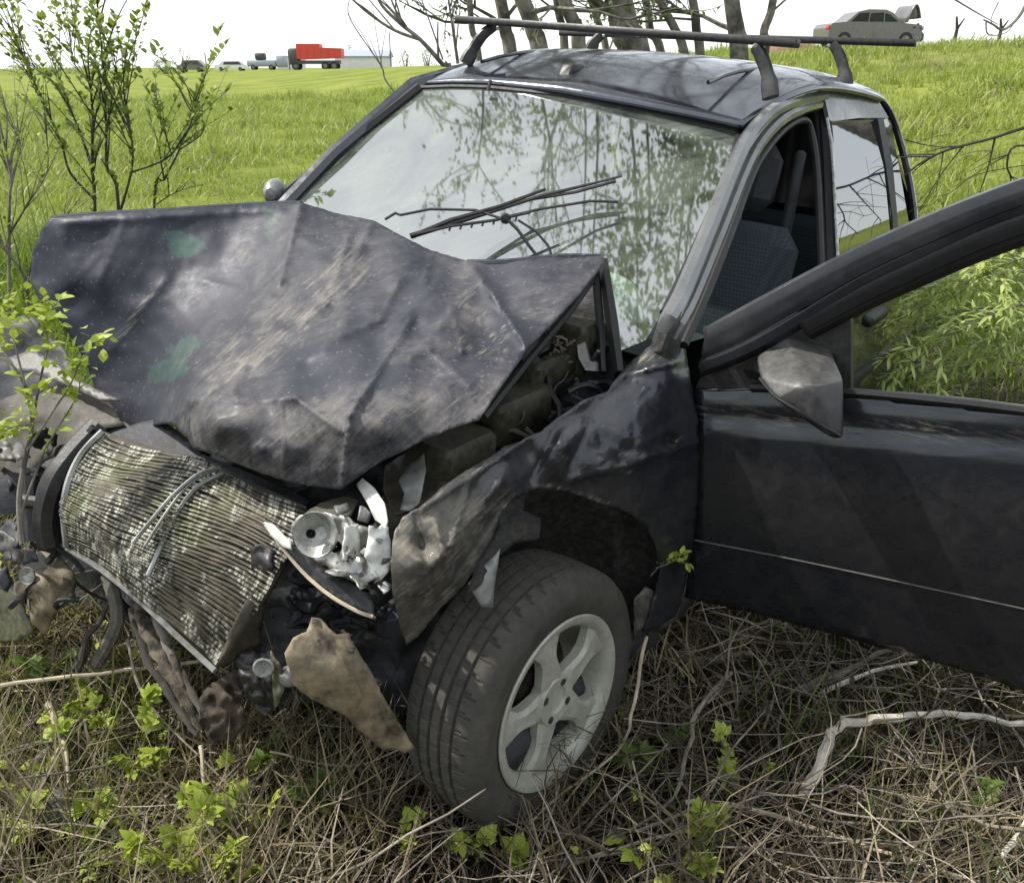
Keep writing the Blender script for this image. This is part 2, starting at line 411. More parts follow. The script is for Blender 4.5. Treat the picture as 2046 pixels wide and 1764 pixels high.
tagp(b.build('ground', MATS['ground_mat'], origin=(0, 0, 0), fixn=False), 'bright green rough meadow rising to an embankment', kind='structure')
# road on top of the embankment
b = MB(); yy = list(np.arange(8, 60, 3))+list(np.geomspace(60, 600, 24))
vs = []
for y in yy:
    for k in (1.2, 5.2): vs.append((crest(y)+k, y, hz(crest(y)+k, y)+.03))
b.add(vs, [(2*i, 2*i+1, 2*i+3, 2*i+2) for i in range(len(yy)-1)])
tagp(b.build('road', MATS['road'], origin=(0, 0, 0), fixn=False), 'pale road running along the top of the embankment', kind='structure')

#@@CAR
# ------------------------------------------------------------------ the wrecked car
RL = car(-.4, .1, 0); RL.z = 0
CARR = thing('wrecked_car', RL, 'dark blue hatchback with crushed front end, crumpled hood and open door', 'car')
U = lambda *a: [tuple(x) for x in a]
# greenhouse side plane, lower side plane
gp = car(-1, .80, .93); gn = CR @ Vector((0, .49, .23)).normalized()
lp = car(-1, .80, .5); ln = CR @ Vector((0, 1, 0))
def gs(px, py, off=0): return ray(px, py, gp+gn*off, gn)
def ls(px, py, off=0): return ray(px, py, lp+ln*off, ln)

# roof in car coordinates
def roofz(x, y):
    t = (-x-.98)/1.42
    zc = 1.425 + .105*math.sin(min(1, max(0, t))**.62*math.pi*.86) if t >= 0 else 1.425
    e = abs(y)/.60
    return zc - .03*e*e - .05*max(0, e-.75)**2*16
RF = [(836, 173, 2.91), (905, 170, 2.83), (974, 172, 2.75), (1120, 187, 2.59), (1272, 215, 2.46), (1400, 240, 2.37), (1484, 258, 2.31)]
def roofp(u, v, dz=0):
    y = -.575+1.15*v; x = -1.0 - .05*(abs(y)/.6)**2 - (1.30-.16*(abs(y)/.575)**3)*u
    r_ = car(x, y, roofz(x, y)); k = max(0, 1-u/.42); k = k*k*(3-2*k)
    if k > 0:
        i = min(5, int(v*6)); f_ = v*6-i; a = P(*RF[i]).lerp(P(*RF[i+1]), f_); x0_ = -1.0-.05*(abs(y)/.6)**2
        r_ = r_ + (a-car(x0_, y, roofz(x0_, y)))*k
    return r_ - (CR @ Vector((0, 0, dz)))
b = MB(); b.grid(lambda u, v: roofp(u, v), 44, 40)
o = b.build('roof', MATS['paint_roof'], CARR, fixn=False); thick(o, .012, -1)
b = MB(); b.grid(lambda u, v: roofp(.01+u*.98, .03+v*.94, .035), 12, 12)
b.build('headliner', MATS['interior'], CARR)
# two pressed ribs of the roof
for yy_ in (-.40, .40):
    b = MB(); b.tube([car(x, yy_, roofz(x, yy_)+.001) for x in np.linspace(-1.12, -2.3, 14)], .006, 6)
    b.build('roof_rib', MATS['paint_roof'], CARR)
# short black aerial base, placed on the roof skin
from mathutils.bvhtree import BVHTree
_rv = [roofp(i/43, j/39) for i in range(44) for j in range(40)]
_bvh = BVHTree.FromPolygons(_rv, [(i*40+j, (i+1)*40+j, (i+1)*40+j+1, i*40+j+1) for i in range(43) for j in range(39)])
def onroof(px_, py_):
    o_ = Vector((0, 0, H)); h_ = _bvh.ray_cast(o_, (P(px_, py_, 1)-o_).normalized()); return h_[0] if h_[0] else P(px_, py_, 2.7)
c0 = onroof(1137, 152); cr_ = lambda x, y, z: c0 + CR @ Vector((x, y, z))
b = MB(); b.box(lambda x, y, z: cr_(x-z*.5, y, z), -.04, .03, -.022, .022, -.006, .034, .006); b.build('aerial_base', MATS['black_plastic'], CARR)
c1 = onroof(975, 182); b = MB(); b.tube([c1, c1+CR @ Vector((-.01, 0, .03))], .006, 6); b.build('washer_jet', MATS['black_plastic'], CARR)

# windshield
wo = [(840, 174), (905, 171), (974, 173), (1120, 188), (1272, 216), (1400, 241), (1480, 258), (1462, 320), (1425, 410), (1380, 510), (1330, 615), (1290, 680), (1240, 700), (1222, 620), (1203, 530), (1000, 560), (800, 530), (640, 470), (560, 440), (545, 412), (600, 362), (680, 300), (760, 236)]
wc = [(845, 172, 2.90), (1478, 258, 2.32), (1335, 640, 2.0), (530, 430, 2.76), (1160, 195, 2.55), (1000, 400, 2.42), (700, 300, 2.80), (1400, 450, 2.16), (900, 600, 2.12), (1150, 300, 2.42)]
_c = np.array(wc); _b = lambda q: np.c_[np.ones(len(q)), q[:, 0]/1000, q[:, 1]/1000, (q[:, 0]/1000-1)**2]
_s = np.linalg.lstsq(_b(_c[:, :2]), 1/_c[:, 2], rcond=None)[0]; _s[3] = min(_s[3], -.03)
wdf = lambda q: 1/(_b(np.asarray(q, float)) @ _s)
o = sheet('windshield', wo, wc, MATS['windshield_glass'], CARR, step=22, th=0, rag=0, df=wdf)
# windshield rubber surround
b = MB(); f_ = wdf
def wl(pts, off=-.004): 
    q = np.array(pts, float); d = f_(q); return [P(x, y, z+off) for (x, y), z in zip(q, d)]
b.tube(wl([(1478, 262), (1462, 322), (1425, 412), (1380, 512), (1325, 625)]), .009, 6)
b.tube(wl([(838, 176), (905, 173), (974, 175), (1120, 190), (1272, 218), (1400, 243), (1480, 260)]), .0075, 6)
b.tube(wl([(838, 176), (760, 238), (680, 302), (600, 364), (540, 412), (500, 440)], -.01), .017, 6)
b.build('windshield_seal', MATS['seal'], CARR)
# passenger-side roof rail, pillars, doors (far side)
def cm(fn): return fn
b = MB(); b.tube([car(-.45, -.71, .95), car(-.72, -.66, 1.18), car(-1.02, -.60, 1.385), car(-1.3, -.59, 1.44), car(-1.9, -.58, 1.45), car(-2.35, -.56, 1.42)], [.028, .026, .03, .03, .03, .03], 8)
b.tube([car(-1.42, -.80, .9), car(-1.46, -.60, 1.43)], .035, 8)
b.tube([car(-2.85, -.76, .93), car(-2.35, -.56, 1.42)], .05, 8)
b.tube([car(-.4, -.80, .93), car(-1.4, -.80, .95), car(-2.8, -.78, .97)], .02, 8)
b.build('far_pillar_frame', MATS['paint_side'], CARR)
b = MB(); b.box(car, -3.0, -.45, -.83, -.78, .25, .93, .02); b.build('far_side_panel', MATS['paint_side'], CARR)
b = MB(); b.box(car, -1.40, -.5, -.79, -.784, .93, .98)
b = MB()
for x0, x1, x2, x3 in ((-.55, -1.38, -1.43, -1.08), (-1.48, -2.65, -2.32, -1.50)):
    b.add([car(x0, -.79, .94), car(x1, -.79, .94), car(x2, -.61, 1.42), car(x3, -.61, 1.40)], [(0, 1, 2, 3)])
b.build('far_window', MATS['side_glass'], CARR, smooth=False)
# passenger mirror
b = MB(); c0 = P(548, 384, 2.78)
b.lathe(lambda a, r, s: c0+Vector((r*.75, a, s*.9)), [(-.05, 0), (-.048, .02), (-.03, .038), (0, .045), (.03, .044), (.035, 0)], 16)
b.tube([c0+Vector((.02, 0, -.02)), c0+Vector((.11, .02, -.05))], .014, 8)
b.build('side_mirror', MATS['pale_metal'], CARR)

# near side, behind the open front door: B pillar, rear door, windows, rear quarter
b = MB()
out = [(1484, 262), (1500, 240), (1535, 208), (1590, 190), (1640, 180), (1648, 188), (1662, 240), (1672, 520), (1690, 720), (1655, 720), (1648, 520), (1638, 330), (1626, 240), (1612, 224), (1575, 238), (1530, 280), (1498, 335), (1440, 470), (1392, 590), (1372, 660), (1330, 640), (1345, 610), (1400, 480), (1455, 340)]
# A pillar / roof rail: rounded bands sweeping round the door opening
def pl(pts, off): return [gs(x, y, off) for x, y in pts]
def smoothp(pts, k=4):
    q = [Vector(p) for p in pts]; r = []
    for i in range(len(q)-1):
        p0 = q[max(0, i-1)]; p1 = q[i]; p2 = q[i+1]; p3 = q[min(len(q)-1, i+2)]
        for j in range(k):
            t = j/k; r.append(.5*((2*p1)+(p2-p0)*t+(2*p0-5*p1+4*p2-p3)*t*t+(3*p1-p0-3*p2+p3)*t**3))
    r.append(q[-1]); return r
b = MB(); q = smoothp([P(1300, 760, 2.12)]+pl([(1330, 655), (1362, 590), (1418, 455), (1470, 325), (1500, 268), (1545, 222), (1600, 200), (1645, 192)], -.012)); b.tube(q, [.020]*len(q), 8)
b.build('pillar', MATS['paint_pillar'], CARR)
b = MB(); q = smoothp([P(1325, 770, 2.12)]+pl([(1350, 668), (1382, 602), (1440, 462), (1490, 338), (1520, 284), (1562, 240), (1606, 218), (1635, 210)], -.014)); b.tube(q, [.0165]*len(q), 8)
b.build('pillar_flange', MATS['paint_pillar'], CARR)
b = MB(); q = smoothp(pl([(1366, 690), (1402, 610), (1455, 478), (1502, 350), (1532, 298), (1570, 256), (1604, 240), (1620, 262), (1632, 340), (1640, 520), (1646, 740)], -.03)); b.tube(q, [.011]*len(q), 8)
q = smoothp(pl([(1640, 196), (1652, 300), (1660, 520), (1668, 760)], -.03)); b.tube(q, [.024]*len(q), 8)
q = smoothp(pl([(1630, 215), (1642, 300), (1648, 520), (1654, 760)], -.045)); b.tube(q, [.018]*len(q), 8)
b.build('door_seal', MATS['seal'], CARR)
b = MB(); b.tube(smoothp(pl([(1652, 236), (1662, 300), (1668, 400), (1674, 520)], .004)), .005, 6); b.build('pillar_trim', MATS['reflector'], CARR)
# rear door / quarter upper frame, reflecting the sky
def gpoly(name, pts, mat, off=0, t=.012):
    b = MB(); b.poly([gs(x, y, off) for x, y in pts], -gn*t); return b.build(name, mat, CARR, smooth=False)
gpoly('rear_door_frame', [(1645, 184), (1722, 178), (1752, 196), (1776, 236), (1720, 236), (1658, 242)], MATS['paint_pillar'])
def cwin(name, tl, tr, br, bl):
    b = MB()
    def fn(u, v):
        x = (tl[0]*(1-u)+tr[0]*u)*(1-v)+(bl[0]*(1-u)+br[0]*u)*v; y = (tl[1]*(1-u)+tr[1]*u)*(1-v)+(bl[1]*(1-u)+br[1]*u)*v
        x += (tr[0]-tl[0])*0+ (6*math.sin(math.pi*v) if u > .5 else -2*math.sin(math.pi*v))*0
        return gs(x, y, -.02+.02*math.sin(math.pi*(.15+.75*v)))
    b.grid(fn, 8, 14); return b.build(name, MATS['side_glass'], CARR)
cwin('rear_window', (1660, 243), (1756, 238), (1792, 590), (1676, 600))
gpoly('window_divider', [(1754, 238), (1765, 237), (1784, 330), (1794, 440), (1798, 560), (1786, 560), (1784, 440), (1770, 330)], MATS['seal'], .002)
cwin('quarter_window', (1764, 238), (1780, 240), (1836, 560), (1790, 570))
b = MB(); b.tube(smoothp([gs(x, y, -.01) for x, y in ((1712, 180), (1752, 192), (1782, 236), (1808, 320), (1826, 420), (1832, 540))]), .013, 8); b.build('rear_pillar', MATS['paint_side'], CARR)
# lower side (rear door and quarter below the belt) and tail
def side(u, v):
    x = -1.43-1.65*u; z = .22+.73*v
    y = .80+.035*math.sin(min(1, v*1.1)*math.pi)-.16*max(0, u-.7)**2*8
    return car(x, y, z)
b = MB(); b.grid(side, 24, 12); o = b.build('rear_side_panel', MATS['paint_side'], CARR); thick(o, .01)
b = MB(); b.tube([car(x, .838, .60) for x in np.linspace(-1.45, -2.55, 6)], .012, 6, flat=1.6); b.build('side_moulding', MATS['black_plastic'], CARR)
b = MB(); b.box(car, -1.72, -1.55, .835, .87, .80, .835, .006); b.build('door_handle', MATS['black_plastic'], CARR)
b = MB()
b.add([car(-2.32, -.54, 1.42), car(-2.32, .52, 1.42), car(-2.85, .66, .95), car(-2.85, -.66, .95), car(-3.0, .66, .3), car(-3.0, -.66, .3)], [(0, 1, 2, 3), (3, 2, 4, 5)])
o = b.build('tailgate', MATS['paint_side'], CARR, smooth=False); thick(o, .02)
b = MB(); b.box(car, -3.0, -.5, -.78, .78, .18, .24); b.box(car, -3.0, .2, .72, .80, .17, .27, .02); b.build('floor_pan', MATS['bay_dark'], CARR)
# rear wheel
def wheelf(c, n, up=Vector((0, 0, 1))):
    n = n.normalized(); a = up.cross(n).normalized(); u2 = n.cross(a)
    return lambda ax, r, s: c + n*ax + a*r + u2*s
b = MB(); wf = wheelf(car(-2.47, .74, .29), CR @ Vector((0, 1, 0)))
b.lathe(wf, [(-.09, .19), (-.09, .27), (-.06, .289), (.06, .289), (.09, .27), (.09, .19), (.06, .18), (-.06, .18)], 40, True); rw = b.build('rear_wheel', MATS['rubber'], CARR)
b = MB(); b.lathe(wf, [(.06, .185), (.075, .18), (.05, .15), (.06, .03), (.05, 0)], 30); b.build('rim', MATS['rim_paint'], rw)

# interior
def rbox(fn, x0, x1, y0, y1, z0, z1, ch): 
    b = MB(); b.box(fn, x0, x1, y0, y1, z0, z1, ch); return b
def tilt(f, px, pz, a):
    def g(x, y, z):
        dx, dz = x-px, z-pz; return f(px+dx*math.cos(a)-dz*math.sin(a), y, pz+dx*math.sin(a)+dz*math.cos(a))
    return g
for yc, nm in ((.38, 'driver_seat'), (-.36, 'passenger_seat')):
    tb = tilt(car, -1.25, .5, .20)
    b = MB(); b.box(tb, -1.34, -1.18, yc-.27, yc+.27, .42, 1.10, .06); s = b.build(nm, MATS['seat_cloth'], CARR)
    b = MB(); b.box(tilt(car, -1.1, .45, .08), -1.42, -.9, yc-.25, yc+.25, .35, .5, .05); b.build('seat_cushion', MATS['seat_cloth'], s)
    b = MB(); b.box(tb, -1.33, -1.22, yc-.15, yc+.15, 1.13, 1.33, .04)
    b.build('headrest', MATS['interior'], s)
    b = MB(); b.tube([tb(-1.28, yc-.06, 1.05), tb(-1.28, yc-.06, 1.16)], .006, 6); b.tube([tb(-1.28, yc+.06, 1.05), tb(-1.28, yc+.06, 1.16)], .006, 6); b.build('headrest_post', MATS['pale_metal'], s)
b = MB(); b.box(tilt(car, -2.2, .5, .25), -2.3, -2.15, -.65, .65, .45, 1.0, .05); b.box(car, -2.2, -1.75, -.65, .65, .3, .5, .05); b.build('rear_seat', MATS['seat_cloth'], CARR)
b = MB(); b.grid(lambda u, v: car(-.40-.42*u, -.70+1.4*v, .93-.03*u**2+.05*math.exp(-((v-.74)/.12)**2)*u-.55*max(0, u-.8)*2), 12, 16)
b.build('dashboard', MATS['interior'], CARR)
b = MB(); b.box(car, -.62, -.40, -.70, .70, .3, .90, .03); b.build('bulkhead', MATS['interior'], CARR)
wf = wheelf(car(-.92, .36, .90), CR @ Vector((-.85, 0, .5)))
b = MB(); q = [wf(0, .185*math.cos(a), .185*math.sin(a)) for a in np.linspace(0, 2*math.pi, 33)]; b.tube(q, .014, 8)
for a in (0, math.pi, -math.pi/2): b.tube([wf(-.01, 0, 0), wf(0, .18*math.cos(a), .18*math.sin(a))], .014, 6)
sw = b.build('steering_wheel', MATS['interior'], CARR)
b = MB(); b.lathe(wheelf(P(1208, 622, 2.19), Vector((-.1, -.9, .35))), [(.02, .001), (.022, .03), (.018, .06), (.008, .085), (-.006, .098), (-.02, .10)], 40)
o = b.build('airbag', MATS['airbag'], CARR); thick(o, .01)
b = MB(); q = [car(-1.12, .02, 1.33), car(-1.12, .22, 1.34)]; b.box(lambda x, y, z: car(-1.10+x, y-.0, 1.33+z), -.01, .01, -.11, .11, -.03, .03, .01); b.build('rear_view_mirror', MATS['black_plastic'], CARR)
b = MB(); b.box(tilt(car, -1.4, .9, 0), -1.50, -1.46, .55, .58, .3, 1.30, .01)
b.build('seat_belt', MATS['interior'], CARR)

# roof rack
rack = MB(); p0 = P(1230, 75, 2.7); 
bars = [((914, 39, 2.95), (1595, 88, 2.30)), ((1120, 66, 3.50), (1830, 87, 2.82))]
rk = None
for (a, e) in bars:
    A = P(*a); B_ = P(*e); d = (B_-A).normalized(); up = CR @ Vector((0, 0, 1)); s_ = d.cross(up).normalized(); up = s_.cross(d)
    L = (B_-A).length
    f = (lambda A, d, s_, up: (lambda x, y, z: A + d*x + s_*y + up*z))(A, d, s_, up)
    b = MB(); b.box(f, 0, L, -.016, .016, -.011, .011, .0025)
    if rk is None:
        rk = b.build('roof_rack', MATS['black_plastic'], CARR); 
    else: b.build('crossbar', MATS['black_plastic'], rk)
def foot(pts, bolt, w_=.0095):
    b = MB(); q = smoothp([P(*p) for p in pts], 3); n = len(q)
    b.tube(q, [w_*(1+.3*math.sin(k/(n-1)*math.pi)) if k < n-3 else w_*1.7 for k in range(n)], 8, flat=1.5)
    b.build('rack_foot', MATS['black_plastic'], rk)
    c = P(*bolt); b = MB(); b.lathe(lambda a, r, s: c+Vector((r, -a, s)), [(0, 0.001), (.004, .006), (.006, .004), (.006, 0)], 10); b.build('rack_bolt', MATS['reflector'], rk)
foot([(990, 52, 2.90), (965, 70, 2.90), (945, 100, 2.92), (930, 128, 2.93)], (995, 58, 2.86))
foot([(1508, 92, 2.36), (1520, 112, 2.36), (1534, 150, 2.36), (1540, 196, 2.36)], (1508, 92, 2.28))
foot([(1205, 68, 3.40), (1190, 82, 3.41), (1180, 100, 3.42)], (1206, 72, 3.36))
foot([(1662, 88, 2.93), (1676, 108, 2.93), (1686, 140, 2.93), (1690, 172, 2.93)], (1655, 92, 2.85))

# wipers
def px(pts, d): return [P(x, y, d if not hasattr(d, '__len__') else d[i]) for i, (x, y) in enumerate(pts)]
b = MB(); b.tube(px([(1243, 352), (1180, 368), (1080, 392), (960, 430), (820, 472)], [2.22, 2.24, 2.25, 2.24, 2.2]), [.003, .004, .005, .006, .008], 6)
b.tube(px([(1230, 362), (1150, 384), (1040, 402), (930, 440)], [2.22, 2.24, 2.26, 2.24]), .0045, 6)
b.build('wiper', MATS['black_plastic'], CARR)
b = MB(); b.tube(px([(1090, 378), (1000, 412), (900, 440), (830, 470)], 2.2), [.004, .005, .006, .007], 6)
b.tube(px([(770, 438), (790, 426), (800, 430), (860, 418), (950, 420), (1000, 436), (1080, 418), (1180, 402), (1235, 404)], [2.22, 2.2, 2.2, 2.2, 2.21, 2.18, 2.18, 2.2, 2.2]), .0038, 6)
b.tube(px([(825, 470), (900, 452), (990, 440), (1060, 424)], 2.17), .004, 6)
for k in range(7): x = 900+k*22; b.tube(px([(x, 452-k*3), (x-3, 462-k*3.2)], 2.17), .003, 5)
b.lathe(lambda a, r, s: P(1010, 437, 2.16)+Vector((r, -a, s)), [(0, .014), (.01, .012), (.012, 0)], 10)
b.tube(px([(1015, 440), (1035, 460), (1060, 495), (1080, 520)], 2.14), .004, 6)
b.tube(px([(1035, 440), (1070, 462), (1095, 490), (1104, 515)], 2.13), .003, 6)
b.build('wiper', MATS['black_plastic'], CARR)

# hood
ho = [(100, 436), (200, 427), (330, 419), (450, 412), (560, 405), (602, 405), (680, 428), (745, 440), (800, 470), (860, 500), (935, 522), (1010, 521), (1120, 511), (1203, 511), (1209, 522), (1160, 585), (1120, 628), (1052, 700), (1010, 760), (957, 838), (905, 856), (850, 878), (800, 905), (757, 925), (720, 950), (682, 978), (630, 972), (575, 962), (520, 945), (470, 925), (430, 908), (385, 895), (372, 872), (340, 845), (310, 850), (270, 858), (235, 840), (195, 790), (170, 720), (120, 640), (82, 606), (60, 560), (64, 505), (85, 455)]
hc = [(100, 436, 2.27), (330, 419, 2.29), (600, 405, 2.33), (64, 540, 2.27), (82, 606, 2.27), (150, 500, 2.26), (300, 520, 2.25), (480, 500, 2.25), (200, 700, 2.27), (300, 650, 2.22), (440, 620, 2.13), (270, 856, 2.20), (235, 830, 2.23), (330, 780, 2.10),
      (745, 440, 2.27), (700, 520, 2.08), (600, 600, 1.97), (500, 700, 1.86), (390, 800, 1.76), (935, 522, 2.08), (850, 560, 1.97), (780, 640, 1.82), (700, 720, 1.68), (1203, 512, 1.98), (1080, 560, 1.90), (1052, 700, 1.70), (957, 838, 1.55), (950, 680, 1.74), (860, 780, 1.58), (1150, 540, 1.93),
      (640, 790, 1.58), (520, 800, 1.62), (400, 860, 1.68), (470, 925, 1.66), (575, 962, 1.60), (682, 978, 1.56), (680, 900, 1.52), (560, 890, 1.56), (757, 925, 1.55), (850, 878, 1.55), (760, 850, 1.51)]
hcr = [((602, 405), (560, 560), 14, .022), ((560, 560), (375, 800), 16, .030), ((700, 470), (650, 610), 10, .016), ((745, 445), (700, 540), 12, .02), ((650, 610), (480, 740), 12, .012),
       ((935, 522), (985, 590), 10, .028), ((985, 590), (1050, 690), 10, .024), ((820, 640), (700, 830), 5, .020), ((700, 830), (682, 975), 6, .022), ((640, 690), (760, 640), 6, .012), ((760, 640), (800, 560), 6, .014), ((560, 740), (650, 700), 6, .010), ((850, 690), (940, 770), 5, .012), ((900, 610), (925, 700), 5, .014), ((925, 700), (1010, 715), 5, .012), ((780, 720), (860, 700), 5, .010), ((600, 480), (680, 500), 8, .010), ((870, 480), (850, 560), 7, .012), ((430, 800), (440, 920), 7, .010), ((560, 800), (570, 960), 8, .010), ((250, 440), (200, 560), 14, .008), ((340, 720), (420, 640), 10, .010), ((960, 560), (880, 650), 10, .014), ((880, 650), (820, 720), 10, .010), ((880, 560), (800, 640), 12, .014),
       ((375, 800), (470, 790), 12, .016), ((470, 800), (590, 795), 9, .016), ((590, 795), (680, 860), 9, .016), ((560, 640), (640, 560), 12, -.012),
       ((130, 445), (560, 418), 18, .018), ((230, 690), (330, 560), 22, .012), ((120, 470), (180, 620), 18, .010), ((1205, 515), (1040, 560), 8, .010), ((400, 560), (560, 600), 7, .006), ((340, 845), (400, 790), 8, .02)]
hd = [(720, 530, 40, .022), (800, 600, 34, .016), (962, 668, 36, .040), (660, 680, 36, -.014), (760, 700, 34, .014), (870, 600, 30, -.014), (560, 850, 45, .020), (430, 850, 30, -.014), (850, 740, 30, .010), (660, 620, 22, .016), (900, 780, 34, -.008), (350, 700, 60, .016), (200, 560, 60, -.014), (480, 560, 50, .012), (780, 480, 30, -.01), (1080, 600, 40, .010), (620, 910, 26, .010), (740, 620, 22, -.012), (700, 760, 30, -.01), (620, 740, 24, .014), (690, 640, 20, -.014), (830, 660, 22, .016), (790, 560, 20, -.014), (900, 640, 18, -.014), (930, 720, 22, .014), (760, 650, 16, .012), (570, 700, 20, .010), (860, 520, 22, .014), (1010, 620, 18, .012), (740, 800, 22, .01), (640, 520, 24, -.014), (450, 890, 18, .016), (520, 900, 16, -.014), (600, 930, 18, .014), (700, 940, 16, -.01), (150, 600, 30, .014), (250, 480, 40, -.01), (260, 620, 26, -.014)]
def hmask(V):
    m_ = np.zeros((len(V), 3)); n = nz(V, .012, 5); n2 = nz(V, .035, 8)
    front = 1/(1+np.exp(-((V[:, 1]-(815-.10*(V[:, 0]-500)))/10))) * (V[:, 0] > 360)
    rt_ = 1/(1+np.exp(-(V[:, 0]-(600-.75*(V[:, 1]-405)))/22))
    m_[:, 0] = np.clip(front*.50 + .32*rt_*np.clip(.62+n*1.2, 0, 1), 0, 1)
    band = segd(V, (700, 530), (430, 770))[0]; band2 = segd(V, (660, 600), (520, 720))[0]
    bm = np.clip(1.3-band/46, 0, 1)*np.clip(.75+n2*1.3, 0, 1)
    m_[:, 1] = np.maximum(bm*.9, front*.35)
    m_[:, 0] = np.maximum(m_[:, 0], bm*.9)
    for a, e, wd in (((820, 640), (700, 830), 5), ((960, 560), (880, 650), 9), ((985, 590), (1045, 690), 6), ((800, 830), (930, 800), 14), ((640, 560), (600, 690), 8), ((300, 590), (240, 680), 14), ((930, 610), (1010, 700), 10), ((700, 500), (650, 610), 10)):
        dd = segd(V, a, e)[0]; m_[:, 1] = np.maximum(m_[:, 1], np.clip(1-dd/wd, 0, 1)*.75)
    ring = np.abs(np.hypot((V[:, 0]-965)/1.2, V[:, 1]-665)-38)
    m_[:, 1] = np.maximum(m_[:, 1], np.clip(1-ring/9, 0, 1)*.7)
    for poly in ([(325, 462), (360, 458), (380, 472), (405, 478), (414, 494), (398, 500), (385, 514), (345, 510), (338, 490)],
                 [(388, 665), (372, 668), (352, 690), (330, 700), (345, 712), (305, 728), (290, 755), (320, 765), (345, 762), (375, 745), (372, 712), (392, 695), (402, 684)]):
        m_[inpoly(V+rng.normal(0, 1.2, V.shape), poly), 2] = 1.0
    for k in range(5):
        dd = segd(V, (525+k*3-6*(k > 2), 415+k*11), (556-4*k, 432+k*12))[0]; m_[:, 2] = np.maximum(m_[:, 2], np.clip(1-dd/5, 0, 1)*.8)
    for k in range(3):
        dd = segd(V, (476, 500+k*10), (505, 514+k*12))[0]; m_[:, 1] = np.maximum(m_[:, 1], np.clip(1-dd/4, 0, 1)*.9)
    return m_
sheet('hood', ho, hc, MATS['paint_hood'], CARR, step=6.5, creases=hcr, dents=hd, ns=(.009, .015), th=.004, mask=hmask, rag=.6)
# rolled edge along the back of the hood
hf = tps(hc)
def hl(pts, off=0): q = np.array(pts, float); return [P(a, c, z+off) for (a, c), z in zip(q, hf(q))]
b = MB(); b.tube(smoothp(hl([(104, 440), (200, 431), (330, 424), (450, 416), (560, 410), (602, 410)], .012)), .014, 8, flat=.8)
b.build('hood_edge', MATS['paint_hood'], CARR); b = MB(); b.tube(smoothp(hl([(935, 526), (1010, 525), (1120, 515), (1200, 516)], .01)), .009, 8)
b.build('hood_edge', MATS['paint_hood'], CARR)
# hood inner side frame, black
b = MB(); b.tube([P(1205, 522, 2.02), P(1222, 640, 1.98), P(1237, 748, 1.93)], [.012, .015, .013], 6, flat=1.5); b.tube([P(1190, 545, 2.02), P(1200, 660, 2.0), P(1205, 745, 1.96)], .010, 6)
b.tube([P(1200, 535, 2.03), P(1140, 620, 1.95), P(1060, 715, 1.84), P(965, 835, 1.62)], .009, 6); b.build('hood_inner_frame', MATS['seal'], CARR)

# engine bay
sheet('inner_panel', [(880, 780), (1000, 680), (1180, 560), (1260, 600), (1300, 720), (1250, 800), (1100, 900), (960, 960), (800, 1040), (640, 1060), (560, 1000), (700, 930)], [(900, 800, 2.0), (1200, 600, 2.2), (1250, 780, 2.1), (700, 1000, 1.9), (1000, 900, 2.05), (1000, 750, 2.2)], MATS['bay_dark'], CARR, step=22, ns=(.06, .02), th=.004)
sheet('lower_panel', [(60, 860), (400, 900), (700, 1000), (900, 1000), (1060, 1010), (1000, 1200), (900, 1300), (840, 1420), (640, 1420), (480, 1380), (250, 1250), (60, 1180)], [(60, 900, 2.5), (300, 1000, 2.25), (700, 1050, 1.95), (1000, 1050, 1.95), (840, 1400, 2.0), (500, 1350, 2.1), (200, 1200, 2.4)], MATS['bay_dark'], CARR, step=24, ns=(.07, .02), th=.004)
b = MB()
for (x, y, d, sx_, sy_, sz_) in ((1080, 740, 2.02, .10, .06, .05), (1010, 820, 1.9, .10, .06, .05), (900, 920, 1.75, .08, .06, .06), (1150, 690, 2.05, .05, .05, .06), (860, 1060, 1.72, .09, .07, .08)):
    c0 = P(x, y, d); b.box(lambda a, e, g: c0+CR @ Vector((a, e, g)), -sx_, sx_, -sy_, sy_, -sz_, sz_, .012)
for k in range(12):
    a = P(random.uniform(950, 1200), random.uniform(700, 860), random.uniform(1.85, 2.05)); q = [a]
    for j in range(5): q.append(q[-1]+Vector((random.uniform(-.05, .05), random.uniform(-.03, .02), random.uniform(-.04, .04))))
    b.tube(smoothp(q, 3), random.uniform(.003, .009), 6)
b.build('engine', MATS['engine_metal'], CARR)
for k in range(22):
    a = P(random.uniform(1000, 1180), random.uniform(700, 800), random.uniform(1.93, 2.05)); q = [a]; dr = Vector((random.uniform(-1, 1), random.uniform(-.4, .6), random.uniform(-.5, .5))).normalized()
    for j in range(5): dr = (dr+Vector((random.uniform(-.6, .6), random.uniform(-.4, .4), random.uniform(-.6, .6)))).normalized(); q.append(q[-1]+dr*.024)
    b = MB(); b.tube(smoothp(q, 4), random.uniform(.004, .010), 7); b.build('hose', MATS[random.choice(('seal', 'black_plastic', 'bay_dark', 'grey_plastic'))], CARR)
for k in range(26):
    x = random.uniform(-20, 130); y = random.uniform(880, 1230); d0 = random.uniform(1.98, 2.12); r_0 = random.uniform(12, 34); n_ = random.randint(4, 7); a0 = random.uniform(0, 6.3)
    o_ = [(x+r_0*random.uniform(.5, 1.3)*math.cos(a0+q*6.28/n_), y+r_0*random.uniform(.5, 1.3)*math.sin(a0+q*6.28/n_)) for q in range(n_)]
    sheet('torn_scrap', o_, [(*o_[0], d0), (*o_[2], d0+.03), (*o_[-1], d0-.03)], MATS[random.choice(('bay_dark', 'black_plastic', 'rubber', 'dusty_plastic', 'bay_dark', 'grey_plastic'))], CARR, step=9, ns=(.03, .04))
